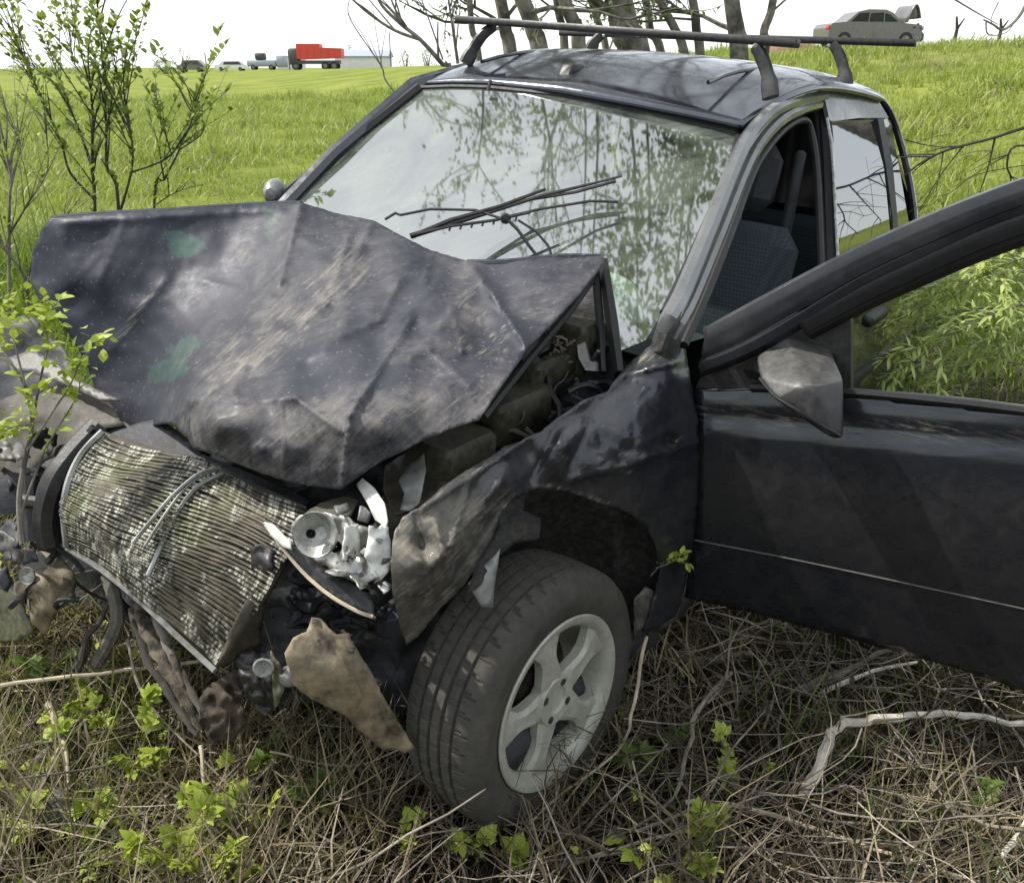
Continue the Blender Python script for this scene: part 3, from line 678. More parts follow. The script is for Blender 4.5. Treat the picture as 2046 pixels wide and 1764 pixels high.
for k in range(22):
    x = random.uniform(560, 830); y = random.uniform(1170, 1300); d0 = random.uniform(1.56, 1.72); r_0 = random.uniform(10, 28); n_ = random.randint(4, 7); a0 = random.uniform(0, 6.3)
    o_ = [(x+r_0*random.uniform(.5, 1.4)*math.cos(a0+q*6.28/n_), y+r_0*random.uniform(.4, 1.)*math.sin(a0+q*6.28/n_)) for q in range(n_)]
    sheet('torn_scrap', o_, [(*o_[0], d0), (*o_[2], d0+.03), (*o_[-1], d0-.03)], MATS[random.choice(('bay_dark', 'black_plastic', 'rubber', 'bay_dark'))], CARR, step=9, ns=(.03, .04))
b = MB(); b.poly([P(x, y, 1.98) for x, y in ((1153, 690), (1168, 684), (1178, 720), (1198, 726), (1202, 742), (1170, 740), (1156, 715))], Vector((.004, .01, 0))); b.build('bracket', MATS['pale_metal'], CARR, smooth=False)
b = MB()
for k in range(40):
    x = random.gauss(1105, 18); y = random.gauss(690, 16); a = P(x, y, 1.97); b.tube([a, a+Vector((random.uniform(-.02, .02), 0, random.uniform(-.02, .02)))], .0025, 4)
b.build('debris', MATS['twig_grey'], CARR)

sheet('cowl_panel', [(1206, 524), (1150, 545), (1000, 640), (940, 800), (1100, 830), (1242, 765), (1228, 650)], [(1200, 530, 2.06), (1235, 750, 2.00), (1000, 700, 2.12)], MATS['bay_dark'], CARR, step=18, ns=(.01, .03))
# near front fender
fo = [(1355, 642), (1330, 655), (1300, 690), (1262, 722), (1236, 750), (1216, 780), (1160, 802), (1120, 832), (1085, 860), (1040, 882), (1010, 890), (975, 915), (935, 938), (885, 972), (840, 1012), (805, 1032), (788, 1062), (780, 1120), (785, 1190), (800, 1250), (812, 1288), (835, 1272), (880, 1215), (925, 1172), (960, 1120), (985, 1075), (1000, 1030), (1030, 995), (1076, 975), (1125, 980), (1165, 992), (1222, 1012), (1262, 1030), (1292, 1052), (1310, 1092), (1318, 1140), (1310, 1185), (1298, 1225), (1286, 1262), (1310, 1258), (1352, 1228), (1372, 1160), (1386, 1090), (1395, 1000), (1399, 908), (1392, 820), (1378, 750), (1368, 690)]
fc = [(1355, 642, 2.02), (1262, 722, 1.92), (1236, 750, 1.88), (1160, 802, 1.78), (1040, 882, 1.66), (935, 938, 1.57), (840, 1012, 1.47), (788, 1062, 1.45), (780, 1120, 1.44), (812, 1288, 1.54), (880, 1215, 1.55), (985, 1075, 1.60), (1076, 975, 1.68), (1222, 1012, 1.79), (1310, 1092, 1.93), (1286, 1262, 2.05), (1352, 1228, 2.10), (1386, 1090, 2.03), (1399, 908, 1.95), (1378, 750, 1.93), (1330, 730, 1.87), (1250, 850, 1.76), (1120, 900, 1.66), (1330, 950, 1.86), (900, 1080, 1.47), (850, 1150, 1.44), (1300, 780, 1.84), (1000, 960, 1.58)]
fcr = [((1240, 752), (1350, 722), 7, .026), ((1160, 806), (1010, 905), 8, .018), ((1010, 905), (850, 1010), 10, .022), ((1240, 752), (1160, 806), 8, .02), ((1110, 860), (1060, 960), 8, -.02), ((1180, 840), (1130, 960), 7, -.016), ((1130, 960), (1250, 930), 8, .014), ((1250, 930), (1398, 880), 9, .012),
       ((830, 1030), (870, 1200), 9, -.02), ((870, 1040), (900, 1160), 7, .018), ((1000, 960), (850, 1150), 7, .014), ((1010, 1000), (860, 1230), 6, -.014), ((940, 960), (900, 1090), 6, .016), ((1075, 975), (1222, 1010), 6, .010), ((1350, 650), (1368, 720), 5, .01), ((820, 1100), (850, 1130), 14, .02)]
fd = [(1060, 910, 26, .02), (1130, 880, 24, -.014), (1200, 880, 26, .016), (1250, 905, 22, .012), (1335, 884, 12, .03), (950, 1000, 26, .014), (840, 1090, 24, .02), (830, 1180, 22, -.014), (1300, 850, 40, -.012), (1180, 960, 22, .012)]
def fmask(V):
    m_ = np.zeros((len(V), 3)); n = nz(V, .02, 3)
    lf = 1/(1+np.exp((V[:, 0]-(1000+.0*V[:, 1])+(V[:, 1]-1000)*.25)/22))*(1/(1+np.exp(-(V[:, 1]-(1015-(V[:, 0]-850)*.30))/9)))
    m_[:, 0] = np.clip(lf*.85, 0, 1); m_[:, 1] = np.clip(lf*(.5+n), 0, 1)
    for a, e, wd in (((1240, 905), (1290, 912), 8), ((1195, 915), (1240, 935), 5), ((1130, 960), (1170, 925), 5), ((1080, 965), (1220, 1008), 6), ((1190, 940), (1260, 942), 4), ((1260, 725), (1340, 700), 14), ((1010, 895), (860, 1005), 10), ((1100, 890), (1130, 915), 5), ((1270, 790), (1276, 820), 3), ((1340, 884), (1398, 868), 5), ((1200, 850), (1245, 862), 3)):  # scratches; the wide cowl-corner one also paints in its sunlit brightness
        dd = segd(V+rng.normal(0, 1, V.shape), a, e)[0]; m_[:, 1] = np.maximum(m_[:, 1], np.clip(1-dd/wd, 0, 1)*.9)
    return m_
sheet('front_fender', fo, fc, MATS['paint'], CARR, step=6.5, creases=fcr, dents=fd, ns=(.010, .022), th=.004, mask=fmask, rag=1)
b = MB(); c0 = ray(1337, 884, P(1337, 884, 1.865), P(0, 0, 1)-P(0, 0, 2)); b.lathe(lambda a, r, s: c0+Vector((r*1.2, -a, s*.8)), [(0, 0), (.006, .012), (.004, .0)], 10); b.build('repeater_hole', MATS['seal'], CARR)
# arch liner and inner structure
sheet('arch_liner', [(960, 1150), (990, 1060), (1030, 990), (1080, 965), (1230, 1005), (1300, 1050), (1325, 1110), (1330, 1200), (1310, 1290), (1240, 1330), (1000, 1330)], [(1000, 1100, 1.95), (1080, 975, 1.85), (1300, 1060, 2.02), (1310, 1280, 2.15), (1150, 1100, 2.08), (1000, 1300, 2.1)], MATS['dusty_plastic'] if 0 else MATS['rubber'], CARR, step=20, creases=[((1225, 1020), (1235, 1200), 12, .05), ((1190, 1020), (1195, 1180), 9, .03)], ns=(.01, .02))
sheet('arch_bracket', [(935, 1165), (1000, 1095), (990, 1160), (985, 1213), (962, 1213)], [(935, 1165, 1.62), (1000, 1095, 1.66), (985, 1213, 1.62)], MATS['pale_metal'], CARR, step=12, rag=.4)
sheet('torn_liner', [(1000, 1010), (1050, 985), (1045, 1020), (1080, 1035), (1078, 1075), (1030, 1085), (985, 1120), (960, 1170), (935, 1185), (950, 1130), (990, 1065)], [(1000, 1010, 1.72), (1080, 1035, 1.75), (935, 1185, 1.60), (1000, 1080, 1.68)], MATS['rubber'], CARR, step=10, creases=[((1000, 1060), (1060, 1010), 5, .02), ((990, 1095), (1075, 1050), 5, .02)])
sheet('sill_flap', [(1310, 1265), (1300, 1255), (1318, 1190), (1345, 1140), (1365, 1160), (1368, 1195), (1350, 1240)], [(1300, 1260, 2.10), (1345, 1140, 2.08), (1365, 1180, 2.12)], MATS['dusty_plastic'], CARR, step=12)
sheet('sill_bracket', [(1268, 1195), (1290, 1172), (1306, 1180), (1300, 1215), (1280, 1262), (1266, 1280)], [(1268, 1195, 2.0), (1306, 1180, 2.02), (1280, 1262, 2.04)], MATS['grey_plastic'], CARR, step=12)

# front wheel
wn = P(0, 0, 0)*0
nc = Vector((.755, .235, -.61)).normalized()
wn = Vector((nc.x, -st*nc.y+ct*nc.z, -ct*nc.y-st*nc.z))
WC = P(1118, 1403, 1.80)
wf_ = wheelf(WC, wn); wf = lambda ax, r, s: wf_(ax*.93, r*.96, s*.96)
TR = .292
b = MB(); prof = []
tread = [(-.172, .0), (-.170, .006), (-.160, .012)]
cross = [(-.185, .200, 0), (-.196, .225, 0), (-.198, .250, 0), (-.190, .272, 0), (-.176, .286, 0), (-.168, .2905, 1), (-.150, .2925, 1), (-.139, .293, 2), (-.137, .286, 3), (-.132, .286, 3), (-.130, .2935, 2), (-.108, .2945, 2), (-.106, .287, 3), (-.100, .287, 3), (-.098, .2945, 2), (-.078, .2945, 2), (-.076, .287, 3), (-.070, .287, 3), (-.068, .2935, 2), (-.047, .293, 2), (-.045, .286, 3), (-.040, .286, 3), (-.038, .2925, 1), (-.022, .290, 1), (-.010, .284, 0), (.002, .270, 0), (.008, .250, 0), (.009, .246, 4), (.010, .240, 0), (.008, .222, 0), (.002, .206, 4), (-.002, .198, 0), (-.006, .190, 0)]
NS = 432; vs = []; mC = len(cross)
for i, (ax, r, k) in enumerate(cross):
    for s in range(NS):
        a = 2*math.pi*s/NS; rr_ = r
        sp = (s+int(abs(ax)*90)) % 9 == 0
        if k == 1 and sp: rr_ -= .007
        if k == 2 and sp: rr_ -= .004
        if k == 4: rr_ += .0008
        # sagging where it rests
        vs.append(wf(ax, rr_*math.cos(a), rr_*math.sin(a)))
b.add(vs, [(i*NS+k, i*NS+(k+1) % NS, (i+1)*NS+(k+1) % NS, (i+1)*NS+k) for i in range(mC-1) for k in range(NS)])
m_ = NB('tyre_rubber'); pos = m_.tc('Object'); n1 = m_.noise(pos, 6, 7, .7); n2 = m_.noise(pos, 45, 5, .7)
m_.set('Base Color', m_.mix(m_.math('MULTIPLY', m_.rr(n1, .3, .7, .25, 1), m_.rr(n2, .3, .7, .5, 1)), (.020, .019, .018), (.088, .080, .066))); m_.set('Roughness', .85); m_.bump(n2, .4, .002)
b2 = MB(); b2.lathe(wf, [(-.185, .19), (-.17, .185), (-.10, .165), (-.02, .170), (.000, .180), (.003, .190), (-.002, .197), (.004, .200), (.008, .197), (.006, .186), (.000, .176), (-.018, .168), (-.05, .163), (-.12, .150), (-.13, .12)], 72)
wheel = b2.build('front_wheel', MATS['rim_paint'], CARR)
b.build('tyre', MATS['tyre_rubber'], wheel)
def pol(r, a, ax): return wf(ax, r*math.cos(a), r*math.sin(a))
A0 = math.radians(100)
for k in range(5):
    a0 = A0+k*2*math.pi/5
    b = MB(); rows = []
    NR = 9
    for i in range(NR):
        t = i/(NR-1); r = .045+(.180-.045)*t
        wdt = .030+.006*math.cos(t*math.pi*2)+(.022*max(0, t-.6)/.4)
        axf = -.008+.004*math.sin(t*math.pi)
        w2 = wdt*.62
        prof_ = [(-wdt, -.034), (-wdt, axf-.008), (-w2, axf), (0, axf-.003), (w2, axf), (wdt, axf-.008), (wdt, -.034)]
        for (s_, ax) in prof_: rows.append(wf(ax, r*math.cos(a0)-s_*math.sin(a0), r*math.sin(a0)+s_*math.cos(a0)))
    b.add(rows, [(i*7+j, i*7+j+1, (i+1)*7+j+1, (i+1)*7+j) for i in range(NR-1) for j in range(6)])
    b.build('spoke', MATS['rim_paint'], wheel)
b = MB(); b.lathe(wf, [(-.04, .062), (-.014, .060), (-.006, .054), (-.008, .034), (-.016, .031), (-.016, 0.0005)], 40); b.build('hub', MATS['rim_paint'], wheel)
for k in range(4):
    a0 = math.radians(60)+k*math.pi/2
    c0 = pol(.044, a0, -.008)
    b = MB(); b.lathe(lambda a, r, s: c0 + (wf(a, r, s)-wf(0, 0, 0)), [(-.004, .011), (.0015, .010), (.0018, .0075), (.0016, .0002)], 6); b.build('lug_nut', MATS['disc_iron'], wheel, smooth=False)
b = MB(); b.lathe(wf, [(-.09, .001), (-.09, .125), (-.105, .125), (-.105, .001)], 40); b.lathe(wf, [(-.09, .07), (-.055, .065), (-.05, 0.001)], 24); b.build('brake_disc', MATS['disc_iron'], wheel)

# front corner: battered headlamp, brackets, bumper strip
def disc(name, c, n, r, mat, parent, prof=None, k=24):
    f = wheelf(c, n); b = MB(); b.lathe(f, prof or [(.0, .001), (-.01, r*.5), (-.004, r*.85), (.004, r), (.0, r*1.04)], k); return b.build(name, mat, parent)
hl0 = sheet('headlight', [(580, 1050), (600, 1030), (640, 1024), (690, 1030), (716, 1048), (770, 1060), (776, 1110), (770, 1150), (720, 1168), (680, 1150), (650, 1130), (610, 1118), (588, 1090)], [(580, 1050, 1.52), (700, 1040, 1.50), (776, 1110, 1.49), (700, 1160, 1.50), (640, 1080, 1.53)], MATS['reflector'], CARR, step=9, dents=[(640, 1072, 24, .03), (735, 1100, 16, .02), (700, 1070, 14, -.02)], creases=[((690, 1035), (684, 1120), 4, .012), ((720, 1060), (722, 1150), 4, .012)], ns=(.012, .04))
disc('reflector_bowl', P(630, 1068, 1.47), Vector((-.2, -.85, .35)), .036, MATS['reflector'], hl0, [(-.022, .001), (-.022, .011), (-.012, .022), (.0, .034), (.004, .038), (-.002, .040)])
disc('bulb', P(622, 1066, 1.462), Vector((-.2, -.85, .35)), .008, MATS['black_plastic'], hl0)
disc('lamp_socket', P(672, 1092, 1.47), Vector((-.2, -.85, .35)), .010, MATS['seal'], hl0)
for nm, o_, d_, mt in (('lamp_shard', [(740, 1050), (776, 1052), (782, 1090), (778, 1140), (762, 1158), (742, 1130), (728, 1110)], 1.44, 'white_plastic'), ('lamp_shard', [(690, 1052), (716, 1046), (720, 1100), (706, 1122), (686, 1118)], 1.455, 'white_plastic'),
                       ('lamp_shard', [(650, 1140), (690, 1130), (700, 1150), (675, 1148)], 1.45, 'reflector'), ('lamp_shard', [(700, 1150), (724, 1158), (742, 1172), (720, 1176)], 1.45, 'reflector'), ('lamp_shard', [(722, 1010), (744, 1024), (736, 1044), (716, 1040)], 1.47, 'pale_metal'), ('lamp_shard', [(755, 1168), (770, 1160), (786, 1172), (768, 1184)], 1.45, 'white_plastic'), ('lamp_shard', [(668, 1010), (694, 1004), (700, 1020), (676, 1030)], 1.49, 'pale_metal')):
    sheet(nm, o_, [(*o_[0], d_), (*o_[2], d_+.02), (*o_[-1], d_-.012)], MATS[mt], hl0, step=8, ns=(.012, .05), th=.003, rag=1.2)
for k in range(16):
    x = random.gauss(722, 38); y = random.gauss(1112, 30); d0 = 1.462-random.uniform(0, .02); n_ = random.randint(3, 5); a0 = random.uniform(0, 6.3); r_0 = random.uniform(6, 17)
    b = MB(); b.poly([P(x+r_0*random.uniform(.6, 1.3)*math.cos(a0+q*6.28/n_), y+r_0*random.uniform(.5, 1.2)*math.sin(a0+q*6.28/n_), d0+random.uniform(-.012, .012)) for q in range(n_)], Vector((0, .002, 0))); b.build('lamp_shard', MATS[random.choice(('reflector', 'pale_metal', 'pale_metal', 'black_plastic', 'grey_plastic'))], hl0, smooth=False)
sheet('lamp_bracket', [(712, 968), (724, 955), (748, 975), (768, 1005), (774, 1040), (762, 1080), (752, 1078), (750, 1040), (736, 1010)], [(712, 968, 1.58), (768, 1005, 1.50), (756, 1078, 1.47), (740, 1010, 1.51)], MATS['white_plastic'], CARR, step=9, rag=.5)
sheet('lamp_bracket', [(816, 930), (846, 905), (850, 940), (838, 1005), (820, 1020), (800, 1018), (808, 985), (796, 960)], [(816, 930, 1.62), (846, 905, 1.62), (820, 1020, 1.53), (800, 1018, 1.53)], MATS['pale_metal'], CARR, step=9, rag=.5)
sheet('front_crossmember', [(610, 1025), (640, 1004), (695, 990), (716, 1000), (700, 1030), (640, 1032)], [(610, 1025, 1.58), (700, 990, 1.60), (700, 1030, 1.56)], MATS['dusty_plastic'], CARR, step=10)
sheet('inner_wing', [(770, 930), (850, 880), (930, 870), (960, 880), (900, 960), (850, 1005), (790, 1030), (765, 980)], [(770, 930, 1.72), (930, 870, 1.80), (850, 1005, 1.62), (790, 1030, 1.6)], MATS['dusty_plastic'], CARR, step=14, ns=(.02, .03))
sheet('bumper_strip', [(527, 1042), (545, 1050), (560, 1075), (600, 1095), (640, 1128), (690, 1160), (735, 1185), (748, 1210), (745, 1232), (700, 1215), (650, 1185), (605, 1145), (565, 1098)], [(527, 1042, 1.56), (748, 1225, 1.47), (600, 1095, 1.52), (650, 1185, 1.49), (640, 1128, 1.51)], MATS['black_plastic'], CARR, step=9, creases=[((540, 1060), (740, 1228), 5, .008)], rag=.6)
b = MB(); b.tube(smoothp(px([(530, 1048), (572, 1104), (612, 1150), (660, 1190), (712, 1220), (745, 1232)], [1.55, 1.52, 1.5, 1.48, 1.465, 1.46])), .0035, 6); b.build('bumper_edge', MATS['twig_pale'], CARR)
sheet('lamp_shard', [(527, 1042), (548, 1048), (580, 1082), (582, 1098), (565, 1092), (540, 1068)], [(527, 1042, 1.54), (580, 1082, 1.5), (565, 1092, 1.5)], MATS['white_plastic'], hl0, step=8, rag=.5)
# radiator: a core bent over the front, made of stacked tubes
def bez(pts, t):
    n = len(pts)-1; i = min(n-1, int(t*n)); f = t*n-i
    p0 = np.array(pts[max(0, i-1)]); p1 = np.array(pts[i]); p2 = np.array(pts[i+1]); p3 = np.array(pts[min(n, i+2)])
    return .5*((2*p1)+(p2-p0)*f+(2*p0-5*p1+4*p2-p3)*f*f+(3*p1-p0-3*p2+p3)*f**3)
rt = [(207., 862., 1.98), (300., 892., 1.90), (400., 926., 1.82), (500., 962., 1.74), (612., 1012., 1.66)]
rm = [(128., 985., 1.90), (220., 1020., 1.80), (330., 1060., 1.71), (440., 1110., 1.63), (545., 1165., 1.57)]
rb = [(135., 1092., 1.95), (205., 1135., 1.86), (285., 1200., 1.77), (358., 1268., 1.71), (432., 1335., 1.66)]
def radp(u, v):
    a, m2, c = bez(rt, u), bez(rm, u), bez(rb, u)
    mm = 2*m2-.5*(a+c)
    q = (1-v)**2*a+2*v*(1-v)*mm+v*v*c
    return q
NT = 40
rad = None
b = MB(); b.grid(lambda u, v: P(*(radp(u, v)+np.array([0, 0, .018]))), 30, 24); rad = b.build('radiator', MATS['dusty_plastic'], CARR); thick(rad, .012)
for k in range(NT):
    v0 = k/NT; v1 = (k+.96)/NT; b = MB(); ru = random.uniform(0, .025) if v0 > .35 else 0
    def fn(u, v):
        u = u*(1-ru); q = radp(u, v0+(v1-v0)*v).copy()
        q[2] += -.010*math.sin(v*math.pi)+.010*noise.noise(Vector((u*7, v0*5, 1)))+.004*noise.noise(Vector((u*30, v0*30, 1)))
        q[1] += 3.6*noise.noise(Vector((u*9, k*.9, 3)))+20*noise.noise(Vector((u*3, v0*2.5, 13))); q[0] += 2*noise.noise(Vector((u*6, k*.9, 8)))+7*noise.noise(Vector((u*2, v0*4, 23))); q[2] += .05*noise.noise(Vector((u*2.5, v0*2.5, 33)))-.03*math.exp(-((u-.45)/.10)**2)
        return P(*q)
    b.grid(fn, 46, 4); me_o = b.build('radiator_tube', MATS['radiator_fins'], rad)
    me = me_o.data; uv = me.uv_layers.new(name='UVMap'); 
    for l in me.loops:
        i = l.vertex_index; uv.data[l.index].uv = ((i//4)/45, v0+(i % 4)/3/NT)
for (pts, r) in (([(440, 935), (400, 945), (350, 985), (310, 1030), (265, 1085)], .004), ([(446, 945), (395, 972), (350, 1030), (322, 1090), (295, 1150)], .0045), ([(432, 938), (380, 965), (335, 1020), (290, 1090)], .003)):
    b = MB(); b.tube(smoothp([P(x, y, d) for (x, y), d in zip(pts, np.linspace(1.76, 1.66, len(pts)))]), r, 6); b.build('radiator_pipe', MATS['pale_metal'], rad)
b = MB(); b.tube(smoothp(px([(206, 862), (165, 905), (138, 960), (128, 1020), (134, 1092)], [1.96, 1.94, 1.9, 1.9, 1.93])), .008, 6); b.build('radiator_edge', MATS['pale_metal'], rad)
b = MB(); b.tube(smoothp(px([(200, 850), (150, 900), (108, 960), (92, 1030), (100, 1085)], [2.03, 2.0, 1.97, 1.98, 2.0])), [.022, .028, .03, .03, .028]*3+[.028, .028], 8) if 0 else b.tube(smoothp(px([(200, 852), (150, 905), (108, 965), (92, 1035), (100, 1085)], [2.03, 2.0, 1.97, 1.98, 2.0])), .030, 8)
b.tube(px([(60, 950), (66, 1080)], 2.0), .020, 8); b.tube(px([(40, 1000), (120, 1010)], 1.98), .016, 8)
b.build('radiator_tank', MATS['black_plastic'], rad)
b = MB(); b.tube(smoothp(px([(135, 1096), (205, 1140), (285, 1206), (358, 1274), (430, 1340)], [1.94, 1.85, 1.76, 1.7, 1.65])), .006, 6); b.build('radiator_edge', MATS['pale_metal'], rad)
sheet('radiator_bracket', [(545, 1148), (500, 1190), (465, 1250), (432, 1332), (470, 1320), (520, 1290), (528, 1230)], [(545, 1148, 1.60), (432, 1332, 1.62), (528, 1230, 1.62), (480, 1230, 1.58)], MATS['dusty_plastic'], rad, step=10, creases=[((540, 1155), (440, 1325), 6, .02)])
sheet('radiator_corner', [(500, 1095), (520, 1088), (548, 1100), (545, 1140), (528, 1150), (502, 1140)], [(500, 1095, 1.57), (548, 1100, 1.55), (528, 1150, 1.56)], MATS['black_plastic'], rad, step=9, ns=(.02, .05))
sheet('slam_panel', [(130, 790), (215, 820), (260, 850), (320, 835), (380, 880), (400, 905), (500, 945), (620, 1000), (600, 1016), (500, 970), (400, 935), (300, 905), (220, 885)], [(130, 790, 2.25), (215, 858, 2.15), (400, 905, 1.96), (620, 1000, 1.75), (500, 970, 1.82)], MATS['bay_dark'], CARR, step=12)
# wiring and tangled bits in the gap under the lamp
b = MB()
for k in range(26):
    a = P(random.uniform(560, 790), random.uniform(1150, 1260), random.uniform(1.58, 1.72)); q = [a]
    for j in range(4): q.append(q[-1]+Vector((random.uniform(-.04, .04), random.uniform(-.02, .02), random.uniform(-.03, .02))))
    b.tube(smoothp(q, 3), random.uniform(.002, .008), 5)
for k in range(14):
    a = P(random.uniform(60, 260), random.uniform(900, 1200), random.uniform(2.0, 2.15)); q = [a]
    for j in range(4): q.append(q[-1]+Vector((random.uniform(-.05, .05), random.uniform(-.02, .02), random.uniform(-.05, .05))))
    b.tube(smoothp(q, 3), random.uniform(.003, .010), 5)
tagp(b.build('wiring', MATS['bay_dark'], CARR), kind='stuff')
# fog lamp and lower corner hanging below
disc('fog_light', P(526, 1334, 1.565), Vector((.1, -.9, .2)), .017, MATS['reflector'], CARR, [(-.014, .001), (-.014, .006), (-.006, .011), (.002, .016), (.0, .019)])
sheet('lamp_housing', [(470, 1310), (500, 1296), (545, 1300), (560, 1340), (556, 1400), (530, 1428), (500, 1400), (480, 1360)], [(470, 1310, 1.62), (545, 1300, 1.60), (530, 1428, 1.62), (510, 1350, 1.585)], MATS['black_plastic'], CARR, step=7, ns=(.03, .05), rag=3)
sheet('torn_scrap', [(540, 1300), (562, 1330), (566, 1380), (548, 1420), (544, 1370)], [(540, 1300, 1.57), (566, 1380, 1.58), (548, 1420, 1.6)], MATS['lime_plastic'], CARR, step=8, ns=(.01, .05))
disc('tow_bolt', P(577, 1352, 1.58), Vector((.1, -.8, .5)), .014, MATS['pale_metal'], CARR, [(-.02, .02), (.0, .018), (.008, .010), (.009, .0005)])
# far-side front corner
sheet('far_fender', [(0, 800), (60, 775), (150, 770), (215, 800), (250, 850), (215, 855), (150, 885), (90, 920), (40, 960), (0, 970)], [(0, 800, 2.35), (215, 800, 2.2), (40, 960, 2.2), (150, 885, 2.12), (100, 830, 2.2)], MATS['dusty_plastic'], CARR, step=14, creases=[((0, 860), (160, 800), 12, .02)], ns=(.02, .02))
sheet('far_inner_wing', [(-30, 640), (60, 630), (90, 660), (130, 700), (160, 770), (60, 800), (-30, 820)], [(-30, 640, 2.45), (90, 660, 2.4), (160, 770, 2.3), (-30, 820, 2.4)], MATS['bay_dark'], CARR, step=14, ns=(.03, .02))
sheet('far_lamp_rim', [(15, 715), (60, 700), (110, 720), (160, 760), (240, 800), (200, 800), (120, 765), (60, 742), (20, 745)], [(15, 715, 2.3), (110, 720, 2.25), (240, 800, 2.12), (60, 742, 2.25)], MATS['grey_plastic'], CARR, step=10)
sheet('far_bumper', [(-40, 1130), (0, 1135), (28, 1170), (48, 1215), (66, 1262), (40, 1280), (-40, 1290)], [(-40, 1130, 2.2), (28, 1170, 2.12), (66, 1262, 2.1), (-40, 1290, 2.2)], MATS['lime_plastic'], CARR, step=12, creases=[((5, 1150), (55, 1265), 12, .015)])
sheet('far_lamp_housing', [(40, 1120), (80, 1100), (120, 1110), (152, 1150), (150, 1190), (110, 1230), (90, 1270), (62, 1240), (50, 1180)], [(40, 1120, 2.14), (152, 1150, 2.08), (90, 1270, 2.1), (90, 1170, 2.02)], MATS['tan_plastic'], CARR, step=10, ns=(.03, .02))
disc('far_fog_light', P(55, 1150, 2.04), Vector((-.1, -.9, .3)), .02, MATS['reflector'], CARR)
sheet('far_shard', [(0, 1060), (30, 1078), (50, 1110), (40, 1130), (10, 1110), (-20, 1090)], [(0, 1060, 2.1), (50, 1110, 2.05), (-20, 1090, 2.12)], MATS['grey_plastic'], CARR, step=8, ns=(.02, .05))
disc('horn', P(20, 985, 2.06), Vector((.1, -.8, .5)), .05, MATS['bay_dark'], CARR, [(-.03, .02), (-.01, .045), (.0, .05), (.006, .03), (.008, .0005)])

# open front door
dd_ = Vector((.85, -.50, 0.02)).normalized(); dz_ = (CR @ Vector((0, 0, 1))).normalized(); dn = dd_.cross(dz_).normalized()
if dn.y > 0: dn = -dn
DP = P(1392, 900, 1.99)
def dp(x, y, off=0): return ray(x, y, DP+dn*off, dn)
DTH = .10
# skin: bulged panel
dout = [(1388, 778), (1500, 776), (1700, 786), (1900, 806), (2046, 824), (2220, 848), (2260, 1000), (2260, 1250), (2200, 1430), (2046, 1378), (1900, 1330), (1700, 1275), (1500, 1222), (1368, 1192), (1384, 1090), (1396, 1000), (1400, 908), (1394, 830)]
def doormesh():
    step = 16; pts = []
    for i in range(len(dout)):
        a = np.array(dout[i], float); e = np.array(dout[(i+1) % len(dout)], float); m3 = max(1, int(np.linalg.norm(e-a)/step))
        for k in range(m3): pts.append(a+(e-a)*k/m3)
    nb = len(pts); B = np.array(pts); gx, gy = np.meshgrid(np.arange(1360, 2270, step), np.arange(770, 1440, step)); q = np.c_[gx.ravel(), gy.ravel()]
    q = q[inpoly(q, dout)]; dm = np.full(len(q), 1e9)
    for i in range(nb): dm = np.minimum(dm, segd(q, B[i], B[(i+1) % nb])[0])
    q = q[dm > step*.5]; A_ = np.r_[B, q]
    r = delaunay_2d_cdt([Vector(p) for p in A_], [], [list(range(nb))], 1, 1e-4); V = np.array([tuple(v) for v in r[0]])
    vs = []; mk = np.zeros((len(V), 4), np.float32); mk[:, 3] = 1
    for i, (x, y) in enumerate(V):
        top = 776+(x-1388)*.06; bot = 1192+(x-1368)*.285; t = (y-top)/(bot-top)
        bulge = .030*math.sin(max(0, min(1, t))*math.pi)**.7 - .006*math.exp(-((t-.12)/.03)**2)
        vs.append(dp(x, y, bulge)); mk[i, 0] = .9*max(0, min(1, (t-.22)/.15))*(1-.5*t)
        s1 = segd(np.array([[x, y]]), (1800, 845), (1900, 862))[0][0]; mk[i, 1] = max(0, 1-s1/22)*.5 + (.45*max(0, 1-abs(t-.1)/.07) if x < 1660 else .2*max(0, 1-abs(t-.1)/.07))
    me = bpy.data.meshes.new('open_door'); me.from_pydata(vs, [], [tuple(f) for f in r[2]])
    uv = me.uv_layers.new(name='UVMap'); li = np.empty(len(me.loops), np.int32); me.loops.foreach_get('vertex_index', li)
    uvv = V[li]/1000; ang = math.radians(-126.7); c_, s_ = math.cos(ang), math.sin(ang); uvv = uvv @ np.array([[c_, -s_], [s_, c_]]); uv.data.foreach_set('uv', uvv.ravel())
    ca = me.color_attributes.new('mask', 'FLOAT_COLOR', 'POINT'); ca.data.foreach_set('color', mk.ravel())
    return link('open_door', me, MATS['paint_door'], CARR)
door = doormesh(); thick(door, .006, 0)
def dpoly(name, pts, mat, off, t, par=None, smooth=False):
    b = MB(); b.poly([dp(x, y, off) for x, y in pts], -dn*t); return b.build(name, mat, par or door, smooth=smooth)
dpoly('door_inner_panel', [(1398, 790), (1700, 796), (2220, 856), (2250, 1250), (2190, 1410), (1900, 1318), (1500, 1212), (1380, 1180)], MATS['interior'], -.02, .06)
b = MB(); b.tube(smoothp([dp(x, y, .006) for x, y in ((1500, 774), (1700, 784), (1900, 803), (2046, 821), (2220, 845))]), .008, 6, flat=1.2); b.build('window_seal', MATS['seal'], door)
b = MB(); b.tube(smoothp([dp(x, y, -.012) for x, y in ((1690, 780), (1900, 797), (2046, 815), (2220, 839))]), .006, 6); b.build('window_seal', MATS['grey_plastic'], door)
# lower trim line
b = MB(); b.tube([dp(x, y, o_) for x, y, o_ in ((1388, 1079, .028), (1550, 1110, .029), (1750, 1152, .029), (2046, 1216, .028), (2255, 1262, .026))], .0022, 6); b.build('door_trim_line', MATS['grey_plastic'], door)
